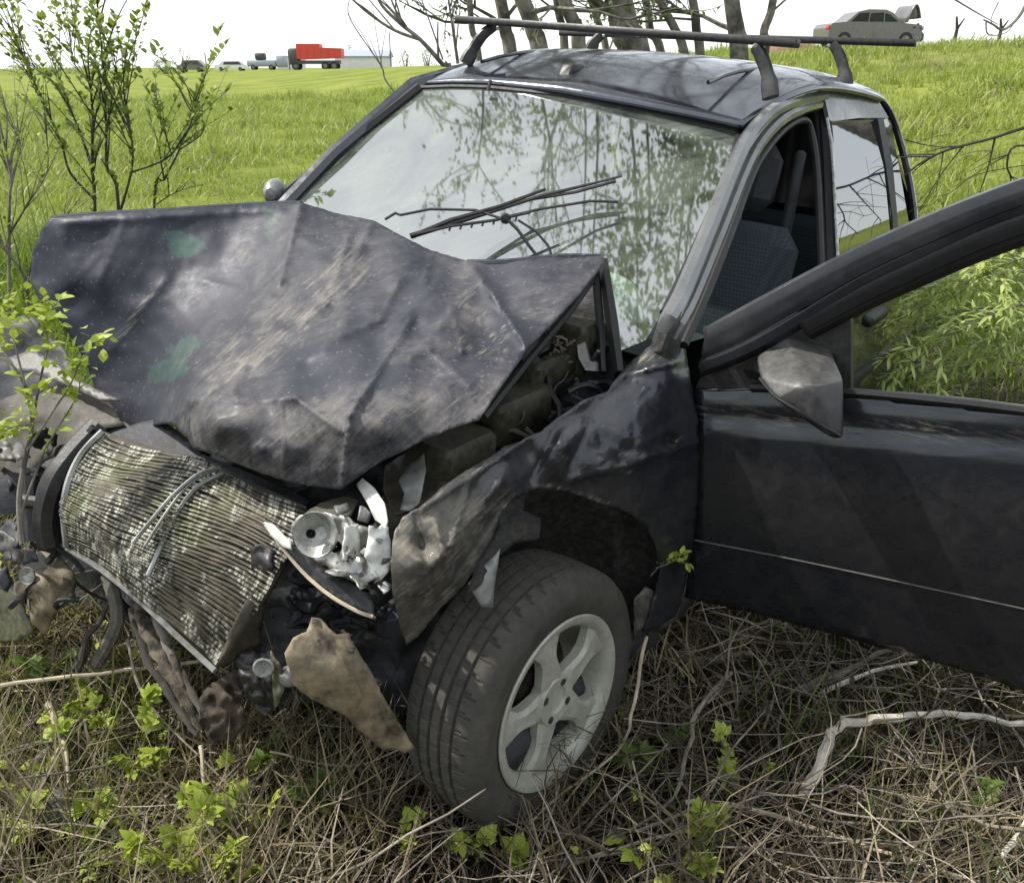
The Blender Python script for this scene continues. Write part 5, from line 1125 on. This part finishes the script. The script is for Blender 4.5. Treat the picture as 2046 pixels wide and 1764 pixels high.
loose('plastic_fragment', [(625, 1234), (612, 1262), (585, 1275), (568, 1305), (580, 1345), (586, 1368), (600, 1382), (650, 1410), (690, 1430), (725, 1465), (768, 1500), (795, 1498), (808, 1504), (828, 1494), (800, 1450), (770, 1400), (740, 1340), (706, 1285), (697, 1264), (672, 1268), (655, 1255), (640, 1238)],
      [(625, 1234, 1.55), (568, 1305, 1.53), (700, 1270, 1.56), (828, 1494, 1.66), (768, 1500, 1.66), (650, 1400, 1.58), (680, 1340, 1.54)], MATS['tan_plastic'], 'tan broken plastic panel standing on end left of the front wheel', 'panel', step=9, creases=[((635, 1240), (800, 1495), 7, -.016), ((668, 1262), (700, 1330), 5, .006)], ns=(.006, .02), th=.004)
loose('rusty_plate', [(480, 1330), (452, 1348), (415, 1372), (395, 1400), (402, 1450), (420, 1485), (470, 1480), (492, 1450), (488, 1400), (498, 1360)], [(480, 1330, 1.70), (395, 1400, 1.76), (430, 1480, 1.78), (490, 1440, 1.70), (440, 1410, 1.70)], MATS['rust'], 'rusty torn plate beside the fog lamp under the radiator', 'plate', step=7, ns=(.035, .06), th=.004, rag=5)
loose('plastic_scrap', [(95, 1590), (118, 1575), (135, 1600), (128, 1660), (100, 1672), (88, 1640)], [(95, 1590, 1.80), (135, 1600, 1.79), (100, 1672, 1.76)], MATS['grey_plastic'], 'grey-green plastic scrap half buried at lower left', 'scrap', step=9, ns=(.01, .03))

# leaves
def meshof(name, vf, mat): me = bpy.data.meshes.new(name); me.from_pydata(*[vf[0], [], vf[1]]); me.materials.append(mat); me.polygons.foreach_set('use_smooth', [True]*len(me.polygons)); return me
LM = {k: [meshof('leaf', leafmesh('', L, W, None, 1), MATS[m_]) for L, W in sz] for k, m_, sz in (('fresh', 'leaf_fresh', ((.026, .008), (.020, .0065), (.030, .0085))), ('shrub', 'leaf_shrub', ((.030, .010), (.024, .009))), ('willow', 'leaf_willow', ((.045, .0055), (.055, .006), (.035, .005))))}
LM['weed'] = [meshof('leaf', trifoliate(L*.8, W*.8, n, s), MATS['leaf_fresh']) for s, (L, W, n) in enumerate(((.040, .013, 3), (.032, .011, 5), (.046, .014, 5), (.028, .010, 3)))]
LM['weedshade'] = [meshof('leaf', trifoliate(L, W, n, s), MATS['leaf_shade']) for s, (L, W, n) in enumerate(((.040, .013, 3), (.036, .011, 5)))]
NLEAF = [0]
def putleaf(root, kind, pos, dirv, scale=1.0):
    me = random.choice(LM[kind]); o = bpy.data.objects.new('leaf', me); COL.objects.link(o); o.parent = root; NLEAF[0] += 1
    q = Vector(dirv).normalized().to_track_quat('X', 'Z'); o.location = Vector(pos)-rootloc(root); o.rotation_mode = 'QUATERNION'
    from mathutils import Quaternion
    o.rotation_quaternion = q @ Quaternion((1, 0, 0), random.uniform(-.8, .8)); o.scale = (scale,)*3
def plant(name, label, cat, stems, mat, leafk, step, lscale=1., group=None, prob=1., start=.3, joined=None, jitter=.5, tufts=()):
    # stems: list of (list of world points, base radius)
    base = stems[0][0][0]; root = thing(name, base, label, cat, group); pend = []
    for pts, r0 in stems:
        q = smoothp(pts, 4); n = len(q); b = MB(); b.tube(q, [r0*(1-.75*k/(n-1)) for k in range(n)], 6); b.build('stem', mat, root)
        Ls = [0]
        for i in range(1, n): Ls.append(Ls[-1]+(q[i]-q[i-1]).length)
        s = Ls[-1]*start; k = 0
        while s < Ls[-1]:
            i = max(j for j in range(n) if Ls[j] <= s); i = min(i, n-2); p = q[i].lerp(q[i+1], (s-Ls[i])/max(1e-6, Ls[i+1]-Ls[i])); d = (q[i+1]-q[i]).normalized()
            if random.random() < prob:
                side_ = Vector((random.uniform(-1, 1), random.uniform(-1, 1), random.uniform(-.2, .9)))
                pend.append((p, d*.5+side_*jitter*1.2))
            s += step*random.uniform(.6, 1.4)
        for _ in range(3): pend.append((q[-1], (q[-1]-q[-2]).normalized()+Vector((random.uniform(-.7, .7), random.uniform(-.7, .7), random.uniform(-.3, .7)))))
    for c, rad, num in tufts:
        for _ in range(num): pend.append((Vector(c)+Vector((random.gauss(0, rad), random.gauss(0, rad), random.gauss(0, rad))), Vector((random.uniform(-1, 1), random.uniform(-1, 1), random.uniform(-.3, 1)))))
    if joined:
        pr = joined; N = len(pend); pos = []; 
        V = []; Fc = []
        for p, d in pend:
            v, f = random.choice(pr); q_ = Vector(d).normalized().to_track_quat('X', 'Z').to_matrix(); s = lscale*random.uniform(.7, 1.2); b0 = len(V)
            V += [tuple(p+q_ @ (Vector(x)*s)) for x in v]; Fc += [tuple(i+b0 for i in f_) for f_ in f]
        me = bpy.data.meshes.new('foliage'); me.from_pydata(V, [], Fc); tagp(link('foliage', me, MATS[{'shrub': 'leaf_shrub', 'willow': 'leaf_willow', 'far': 'leaf_far', 'fresh': 'leaf_fresh'}[leafk]], root), kind='stuff')
    else:
        for p, d in pend: putleaf(root, leafk, p, d, lscale*random.uniform(.7, 1.25))
    return root
def stemY(pts, Y, r=.004): return ([PY(x, y, Y+(p[0] if p else 0)) for x, y, *p in pts], r)
def twiglets(stem, n, L, Y=None, up=.5):
    out = []
    q = smoothp(stem[0], 4)
    for k in range(n):
        i = random.randint(len(q)//4, len(q)-2); p = q[i]; d = (q[i+1]-q[i]).normalized()
        d = (d+Vector((random.uniform(-1, 1), random.uniform(-.8, .8), random.uniform(-.1, .8)))*.9).normalized(); l = L*random.uniform(.4, 1.1)
        out.append(([p, p+d*l*.5+Vector((0, 0, .02)), p+d*l+Vector((random.uniform(-.03, .02), 0, .05*up))], stem[1]*.45))
    return out
jl = [leafmesh('', .030, .0085, None, 0, .15, 3), leafmesh('', .022, .0075, None, 0, .15, 3)]
# big leafy shrub behind the hood at left
sts = [stemY([(240, 940), (238, 430), (214, 335), (212, 250), (205, 120), (192, -10)], 3.2, .007), stemY([(195, 940), (190, 430), (183, 335), (186, 240), (176, 120), (182, 60)], 3.25, .007),
      stemY([(238, 430), (262, 345), (264, 285), (248, 190), (250, 115)], 3.15, .005), stemY([(262, 345), (318, 325), (350, 300), (385, 240), (390, 195)], 3.15, .004), stemY([(264, 285), (240, 180), (225, 90)], 3.1, .003),
      stemY([(190, 400), (140, 345), (122, 285), (80, 190), (45, 110), (5, 20)], 3.2, .005), stemY([(183, 335), (150, 240), (110, 170), (60, 130)], 3.3, .004), stemY([(186, 240), (200, 190), (150, 130), (140, 60)], 3.3, .003)]
ex = []
for s in list(sts): ex += twiglets(s, 12, .30)
plant('leafy_shrub', 'tall shrub with small green leaves behind the left end of the hood', 'shrub', sts+ex, MATS['bark_dark'], 'shrub', .014, 1.1, start=.30, prob=.85, joined=jl)
sts = [stemY([(320, 900), (308, 412), (328, 360), (358, 300), (382, 225), (388, 190)], 3.5, .006), stemY([(328, 360), (318, 290), (330, 240)], 3.5, .004), stemY([(358, 300), (400, 272), (408, 250)], 3.5, .003), stemY([(308, 412), (350, 385), (400, 370)], 3.5, .003)]
ex = []
for s in list(sts): ex += twiglets(s, 5, .22)
plant('leafy_shrub', 'smaller forked shrub just right of the tall leafy one', 'shrub', sts+ex, MATS['bark_dark'], 'shrub', .013, 1.05, start=.3, prob=.85, joined=jl)
sts = [stemY([(20, 900), (18, 440), (22, 360), (0, 250), (-20, 180)], 2.9, .006), stemY([(18, 470), (60, 400), (95, 340), (90, 250)], 2.9, .004), stemY([(60, 700), (50, 560), (10, 500), (-10, 440)], 2.8, .006), stemY([(50, 560), (100, 470), (130, 440)], 2.8, .003), stemY([(22, 360), (40, 290), (15, 240)], 2.9, .003)]
ex = []
for s in list(sts): ex += twiglets(s, 10, .25)
plant('bare_shrub', 'nearly bare grey shrub at the left edge', 'shrub', sts+ex, MATS['bark'], 'shrub', .022, .8, start=.4, prob=.5, joined=jl)
# fresh sprig in front of the far fender
def D(pts, d, r): return ([P(x, y, (p[0] if p else d)) for x, y, *p in pts], r)
sts = [D([(45, 1085), (38, 1000), (50, 920), (64, 850), (50, 770), (18, 720), (0, 690)], 1.72, .006), D([(64, 850), (80, 760), (96, 690), (90, 640), (120, 598)], 1.72, .0028), D([(55, 900), (100, 830), (140, 770), (160, 725), (192, 685)], 1.70, .0028), D([(30, 1060), (90, 900), (150, 800), (160, 760)], 1.72, .0028),
      D([(50, 770), (20, 660), (-10, 620)], 1.70, .0022), D([(64, 850), (40, 850), (10, 860)], 1.70, .002), D([(96, 690), (60, 640), (30, 610)], 1.72, .002)]
plant('leafy_sprig', 'young bush with bright yellow-green leaves in front of the far fender', 'sprig', sts, MATS['bark'], 'fresh', .013, .95, start=.5, jitter=.8, tufts=[(P(x, y, 1.71), .014, 9) for x, y in ((100, 612), (70, 610), (20, 640), (30, 690), (85, 660), (100, 690), (130, 735), (150, 705), (185, 688), (165, 745), (90, 785), (60, 800), (30, 850), (15, 870), (40, 830), (10, 610), (110, 630))])
# sprig on the sill
sts = [D([(1300, 1150), (1325, 1125), (1350, 1115), (1375, 1128)], 1.98, .0015), D([(1325, 1125), (1328, 1090), (1335, 1060)], 1.98, .0012), D([(1310, 1135), (1345, 1122), (1362, 1108)], 1.96, .001)]
plant('leafy_sprig', 'small light green sprig caught at the rear edge of the fender', 'sprig', sts, MATS['bark'], 'fresh', .008, .8, start=.3, jitter=.7)
# willow shoots right, behind the door window
def shoot(x0, y0, x1, y1, Y, sag=30, r=.003): 
    return stemY([(x0, y0), ((x0*2+x1)/3, (y0*2+y1)/3-sag), ((x0+2*x1)/3, (y0+2*y1)/3-sag*.9), (x1, y1)], Y, r)
random.seed(24)
for k, (grp, lab) in enumerate((([(2120, 520, 1900, 600), (2100, 560, 1760, 660), (2120, 600, 1800, 740), (2100, 540, 1830, 640)], 'drooping willow shoot with narrow leaves seen high in the door window'), ([(2110, 660, 1720, 730), (2100, 620, 1700, 700), (2090, 680, 1850, 760), (2110, 640, 1770, 690)], 'lower arching willow shoot seen just above the door sill'), ([(2120, 700, 1900, 790), (2100, 740, 1800, 780), (2120, 590, 1950, 560), (2130, 650, 1980, 720)], 'willow shoot at the right edge behind the door'))):
    sts = [shoot(a, c, e, g, 2.75+.15*k+random.uniform(-.2, .2)) for a, c, e, g in grp]; ex = []
    for s in list(sts): ex += twiglets(s, 7, .2, up=-.5)
    sts.insert(0, stemY([(2130, 900), (2125, 700), (2115, 520)], 2.8+.15*k, .008))
    plant('willow_shoot', lab, 'willow', sts+ex, MATS['bark'], 'willow', .0085, 1.15, start=.2, jitter=.55, joined=[leafmesh('', .045, .0052, None, 0, .1, 3), leafmesh('', .036, .005, None, 0, .1, 3)])
# dark bare branches right
def bare(name, stems, label, mat='bark_dark', cat='branch', extra=0, L=.3, leaf=None):
    root = thing(name, stems[0][0][0], label, cat)
    ex = []
    for s in stems: ex += twiglets(s, extra, L) if extra else []
    b = MB()
    for i, (pts, r0) in enumerate(stems):
        q = smoothp(pts, 4); n = len(q); b2_ = MB(); b2_.tube(q, [r0*(1-.6*k/(n-1)) for k in range(n)], 6); b2_.build('limb', MATS[mat], root)
    for pts, r0 in ex: q = smoothp(pts, 3); b.tube(q, [r0*(1-.6*k/(len(q)-1)) for k in range(len(q))], 4, cap=False)
    if ex: tagp(b.build('twigs', MATS[mat], root, fixn=False), kind='stuff')
    return root
bare('bare_branch', [stemY([(2200, 215), (2046, 256), (1985, 276), (1900, 298), (1850, 320), (1808, 350)], 3.4, .007), stemY([(1988, 276), (1974, 335), (1955, 392)], 3.4, .004), stemY([(1925, 292), (1880, 350), (1835, 425)], 3.4, .003), stemY([(2120, 300), (2030, 292), (2012, 330), (2020, 360), (2000, 400)], 3.3, .005), stemY([(1808, 280), (1860, 292), (1925, 296)], 3.5, .003), stemY([(2050, 330), (1950, 350), (1900, 385), (1860, 395)], 3.2, .002)], 'dark bare arching branch reaching in from the right edge', extra=5, L=.22)
bare('hanging_twig', [stemY([(2060, -10), (2035, 35), (2005, 60), (1985, 50), (1965, 40)], 3.2, .006), stemY([(1900, -5), (1950, 25), (1995, 50)], 3.2, .003), stemY([(1970, 45), (1975, 70), (2010, 66), (2030, 40)], 3.2, .0025), stemY([(1995, 5), (1980, 40), (1990, 55)], 3.2, .002)], 'tangled twig hanging in at the top right corner', 'bark', 'twig')
bare('bare_sapling', [stemY([(930, 420), (900, 150), (885, 130), (840, 80), (800, 48), (762, 10), (745, -30)], 6., .020), stemY([(840, 80), (790, 62), (740, 30), (700, -5), (680, -30)], 6., .012), stemY([(812, 55), (790, 20), (775, -20)], 6., .010), stemY([(915, 128), (905, 60), (893, -20)], 5.8, .012), stemY([(800, 200), (770, 160), (760, 130), (700, 40), (698, 0)], 5.6, .006), stemY([(885, 120), (850, 20), (830, -30)], 6., .006)], 'bare leaning sapling left of the roof rack', 'bark', 'sapling', extra=4, L=.4)
# willow trees behind the car
def willow(px0, px1, wpx, Y, label, bend=0, lean=0, nb=6, over=None, leaves=True, seed=1, mass=()):
    rd = random.Random(seed); d = Y/1.06; r0 = wpx/F*d/2
    u0 = PY(px0, 125, Y); u1 = PY(px1, 0, Y); dx = (u1.x-u0.x)/(u1.z-u0.z)
    base = Vector((u0.x-dx*(u0.z-hz(u0.x, Y))*.6, Y, hz(u0.x, Y)-.05)); top = 6.5+rd.uniform(-.8, 1.5)
    pts = [base, u0, u0.lerp(u1, .5)+Vector((bend, 0, 0)), u1]
    x = u1.x; z = u1.z; sl_ = dx
    while z < top:
        z += .8; sl_ += rd.uniform(-.15, .15); x += sl_*.8; pts.append(Vector((x, Y+rd.uniform(-.15, .15)-(lean*(z-2)*.3 if z > 2.5 else 0), z)))
    root = thing('willow_tree', base, label, 'tree', 'willow trunks behind the car')
    q = smoothp(pts, 4); n = len(q); b = MB(); b.tube(q, [r0*(1.25 if k < 3 else 1)*(1-.8*k/n)+.008 for k in range(n)], 9); b.build('trunk', MATS['bark'], root)
    b = MB(); V = []; Fc = []
    def tw_(p, dd, l, r_, lev):
        m_ = 5; qq = [p]; 
        for k in range(m_):
            dd = (dd+Vector((rd.uniform(-.3, .3), rd.uniform(-.3, .3), rd.uniform(-.2, .3)))).normalized(); qq.append(qq[-1]+dd*l/m_)
        b.tube(qq, [r_*(1-.7*k/m_) for k in range(m_+1)], 4 if lev else 5, cap=False)
        if lev < 2:
            for _ in range(4): 
                i = rd.randint(1, m_-1); tw_(qq[i], (dd+Vector((rd.uniform(-1, 1), rd.uniform(-1, 1), rd.uniform(-.4, .6)))).normalized(), l*.5, r_*.5, lev+1)
        elif leaves:
            for k in range(1, m_+1):
                for _ in range(2):
                    v, f_ = jl[0]; qm = Vector((rd.uniform(-1, 1), rd.uniform(-1, 1), rd.uniform(-1, .5))).normalized().to_track_quat('X', 'Z').to_matrix(); b0 = len(V); s = rd.uniform(.9, 1.5)
                    V.extend([tuple(qq[k]+qm @ (Vector(a)*s)) for a in v]); Fc.extend([tuple(i+b0 for i in g) for g in f_])
    for k in range(nb):
        i = rd.randint(n//4, n-2); tw_(q[i], Vector((rd.uniform(-1, 1), rd.uniform(-.8, .5)-lean*.8, rd.uniform(.0, .8))).normalized(), rd.uniform(.8, 2.0)*(1+lean*.4), r0*.3, 0)
    for (x, y, z) in (over or ()):
        p = q[int(n*.55)]; e = Vector((x, y, z)); qq = smoothp([p, p.lerp(e, .4)+Vector((0, 0, .4)), p.lerp(e, .75)+Vector((.1, 0, .3)), e], 4); b.tube(qq, [.03*(1-.8*k/len(qq)) for k in range(len(qq))], 6)
        for k in range(8): 
            i = rd.randint(len(qq)//3, len(qq)-1); tw_(qq[i], Vector((rd.uniform(-1, 1), rd.uniform(-1, .4), rd.uniform(-.7, .4))).normalized(), rd.uniform(.35, .8), .008, 1)
    tagp(b.build('branches', MATS['bark'], root, fixn=False), kind='stuff')
    for (mx_, my_, mz_, sx_, n_) in mass:
        for k in range(n_):
            p = Vector((mx_+rd.gauss(0, sx_), my_+rd.gauss(0, sx_*.8), mz_+rd.gauss(0, .35)))
            if noise.noise(p*1.9) < -.05: continue
            v, f_ = jl[0]; qm = Vector((rd.uniform(-1, 1), rd.uniform(-1, 1), rd.uniform(-1, .5))).normalized().to_track_quat('X', 'Z').to_matrix(); b0 = len(V); s_ = rd.uniform(1.2, 2.2)
            V.extend([tuple(p+qm @ (Vector(a)*s_)) for a in v]); Fc.extend([tuple(i+b0 for i in g) for g in f_])
    if V: me = bpy.data.meshes.new('foliage'); me.from_pydata(V, [], Fc); tagp(link('foliage', me, MATS['leaf_far'], root), kind='stuff')
spec = [(958, 938, 10, 7.6, 'thin leftmost willow stem behind the roof rack'), (1022, 1000, 26, 8.2, 'second willow trunk from the left, straight and grey'), (1083, 1044, 34, 7.8, 'willow trunk leaning left above the windshield'), (1130, 1112, 15, 8.6, 'slim willow trunk beside the left-leaning one'), (1160, 1128, 28, 8.0, 'middle willow trunk just left of the thickest one'),
        (1272, 1236, 66, 8.4, 'thickest willow trunk, curved, behind the centre of the roof'), (1325, 1290, 15, 9.0, 'slender willow stem right of the thickest trunk'), (1372, 1318, 16, 8.5, 'thin willow stem slanting left over the roof'), (1400, 1384, 17, 8.8, 'thin upright willow stem left of the dark trunk'), (1478, 1462, 36, 8.0, 'dark straight willow trunk near the right rack foot'), (1527, 1545, 15, 8.3, 'rightmost slim forked willow stem by the rack end'), (1215, 1180, 12, 9.2, 'thin stem half hidden left of the thickest trunk')]
for i, (a, c, wd, Y, lab) in enumerate(spec):
    ov = {2: [(-1.6, 4.6, 4.6), (-1.0, 4.2, 5.2)], 5: [(-.5, 3.4, 4.4), (-.9, 3.9, 5.6), (.1, 3.2, 4.0), (-.2, 3.0, 4.8)], 9: [(.3, 3.0, 4.4), (.5, 3.6, 3.8), (0., 2.7, 5.2)]}.get(i)
    willow(a, c, wd, Y, lab, bend=random.uniform(-.05, .05), nb=9, over=ov, seed=40+i, mass={5: ((.35, 3.6, 4.5, .36, 1500), (.0, 3.1, 4.5, .30, 1300)), 9: ((.75, 3.85, 4.4, .30, 1200), (.35, 4.2, 4.9, .30, 500)), 2: ((-1.25, 5.0, 4.7, .26, 420), (-.9, 4.9, 4.9, .2, 200))}.get(i, ()))
willow(2330, 2400, 60, 5.4, 'leaning willow just outside the right edge, mirrored in the rear window', nb=30, lean=0, seed=77)
willow(2520, 2450, 40, 6.4, 'second willow outside the right edge, mirrored in the rear window', nb=26, seed=78)
# far bushes
def bush(px_, Y, w_, h_, label, seed, mat='leaf_far', n=500, ls=6):
    x0, z0 = roadat(px_, Y); root = thing('far_bush', (x0, Y, z0), label, 'bush'); rd = random.Random(seed); V = []; Fc = []; b = MB()
    for k in range(6):
        e = Vector((x0+rd.uniform(-.4, .4)*w_, Y+rd.uniform(-.3, .3)*w_, z0+h_*rd.uniform(.5, .95))); b.tube([Vector((x0, Y, z0-.2)), Vector((x0, Y, z0)).lerp(e, .5)+Vector((rd.uniform(-.1, .1)*w_, 0, 0)), e], [.05*h_/2, .03*h_/2, .01*h_/2], 5)
    b.build('trunk', MATS['bark_dark'], root)
    for k in range(n):
        a = rd.uniform(0, 6.28); rr_ = rd.random()**.5; zz = rd.random(); env = math.sin(math.pi*min(1, zz*.8+.18))*(1+.3*noise.noise(Vector((math.cos(a)*2, math.sin(a)*2, zz*4+seed))))
        p = Vector((x0+math.cos(a)*rr_*env*w_/2, Y+math.sin(a)*rr_*env*w_/2, z0+zz*h_*(1-.25*rr_))); v, f_ = jl[1]; qm = Vector((rd.uniform(-1, 1), rd.uniform(-1, 1), rd.uniform(-1, 1))).normalized().to_track_quat('X', 'Z').to_matrix(); b0 = len(V)
        V.extend([tuple(p+qm @ (Vector(q)*ls*rd.uniform(.7, 1.3))) for q in v]); Fc.extend([tuple(i+b0 for i in g) for g in f_])
    me = bpy.data.meshes.new('foliage'); me.from_pydata(V, [], Fc); tagp(link('foliage', me, MATS[mat], root), kind='stuff')
bush(330, 150, 6, 2.6, 'round green bush left of the far parked cars', 1, n=900, ls=9)
bush(365, 160, 5, 4.4, 'taller thin bush behind the leftmost far car', 2, n=260, ls=9)
bush(810, 140, 3, 3., 'small dark bush right of the pale shed', 3, n=350, ls=8)
bush(855, 130, 3.2, 3.2, 'small dark bush behind the bare sapling', 4, n=350, ls=8)
bush(60, 190, 26, 2.6, 'long low hedge on the horizon at far left', 5, n=1500, ls=12)
bush(170, 200, 20, 1.8, 'low bushes on the horizon left of the round bush', 6, n=1000, ls=12)
bush(700, 175, 8, 4.6, 'dark tree crown showing above the pale shed', 7, n=400, ls=10)

# weeds in the foreground
random.seed(5)
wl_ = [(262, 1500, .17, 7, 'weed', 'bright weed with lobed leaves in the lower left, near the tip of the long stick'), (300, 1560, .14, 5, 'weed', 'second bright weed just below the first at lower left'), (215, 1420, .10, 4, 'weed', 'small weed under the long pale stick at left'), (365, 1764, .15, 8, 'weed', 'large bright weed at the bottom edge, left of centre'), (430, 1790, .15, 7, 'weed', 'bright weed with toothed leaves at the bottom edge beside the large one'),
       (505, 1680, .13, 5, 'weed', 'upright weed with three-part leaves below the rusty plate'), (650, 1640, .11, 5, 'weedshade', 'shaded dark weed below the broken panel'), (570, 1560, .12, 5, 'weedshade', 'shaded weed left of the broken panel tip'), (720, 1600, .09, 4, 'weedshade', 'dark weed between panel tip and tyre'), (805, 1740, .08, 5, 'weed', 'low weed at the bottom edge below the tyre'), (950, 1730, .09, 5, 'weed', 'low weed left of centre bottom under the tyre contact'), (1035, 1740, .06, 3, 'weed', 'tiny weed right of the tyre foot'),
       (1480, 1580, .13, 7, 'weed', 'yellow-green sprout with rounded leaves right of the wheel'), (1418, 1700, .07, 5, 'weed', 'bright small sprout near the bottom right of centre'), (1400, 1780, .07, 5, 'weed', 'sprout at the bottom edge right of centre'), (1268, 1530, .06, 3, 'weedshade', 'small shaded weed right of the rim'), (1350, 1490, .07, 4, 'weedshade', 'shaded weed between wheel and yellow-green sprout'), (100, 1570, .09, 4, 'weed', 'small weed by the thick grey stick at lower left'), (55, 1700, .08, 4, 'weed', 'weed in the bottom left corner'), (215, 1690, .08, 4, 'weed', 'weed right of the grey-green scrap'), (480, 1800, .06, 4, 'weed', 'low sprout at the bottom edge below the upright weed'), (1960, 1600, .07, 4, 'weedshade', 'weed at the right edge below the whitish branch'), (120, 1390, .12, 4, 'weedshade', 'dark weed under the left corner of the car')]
for (x, y, hgt, n, kd, lab) in wl_:
    if kd == 'weed' and x < 560: n += 5; hgt *= 1.15
    g = G(x, y); g.z = hz(g.x, g.y); stems = []
    for k in range(max(2, n//2)):
        a = random.uniform(0, 6.28); l = hgt*random.uniform(.6, 1.15); e = g+Vector((math.cos(a)*l*.45, math.sin(a)*l*.45, l)); stems.append(([g+Vector((0, 0, -.01)), g.lerp(e, .5)+Vector((random.uniform(-.015, .015), 0, .02)), e], .0016))
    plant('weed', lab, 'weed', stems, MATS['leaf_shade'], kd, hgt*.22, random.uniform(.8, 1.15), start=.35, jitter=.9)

# willow thicket standing behind the photographer (seen mirrored in glass and paint)
rd = random.Random(99); b = MB(); V = []; Fc = []
for k in range(26):
    x0 = rd.uniform(-9, 11); y0 = -rd.uniform(4.5, 8.5); q = [Vector((x0, y0, hz(x0, y0)-.1))]; top = rd.uniform(4.5, 7)
    while q[-1].z < top: q.append(q[-1]+Vector((rd.uniform(-.25, .25), rd.uniform(-.2, .2), .7)))
    b.tube(q, [.07*(1-.8*i/len(q))+.01 for i in range(len(q))], 6)
for k in range(14000):
    x0 = rd.uniform(-10, 12); z0 = rd.random()**.8*6.2; y0 = -rd.uniform(4.3, 9)
    if noise.noise(Vector((x0*.5, y0*.5, z0*.5))) < -.18+.06*z0: continue
    v, f_ = jl[1]; qm = Vector((rd.uniform(-1, 1), rd.uniform(-1, 1), rd.uniform(-1, 1))).normalized().to_track_quat('X', 'Z').to_matrix(); b0 = len(V)
    V.extend([(x0+q_.x, y0+q_.y, z0+q_.z) for q_ in (qm @ (Vector(a)*8) for a in v)]); Fc.extend([tuple(i+b0 for i in g) for g in f_])
root = tagp(b.build('thicket', MATS['bark_dark'], origin=(0, -6, 0)), 'willow thicket behind the photographer, mirrored in the paint', kind='stuff')
me = bpy.data.meshes.new('foliage'); me.from_pydata(V, [], Fc); tagp(link('foliage', me, MATS['leaf_far'], root), kind='stuff')
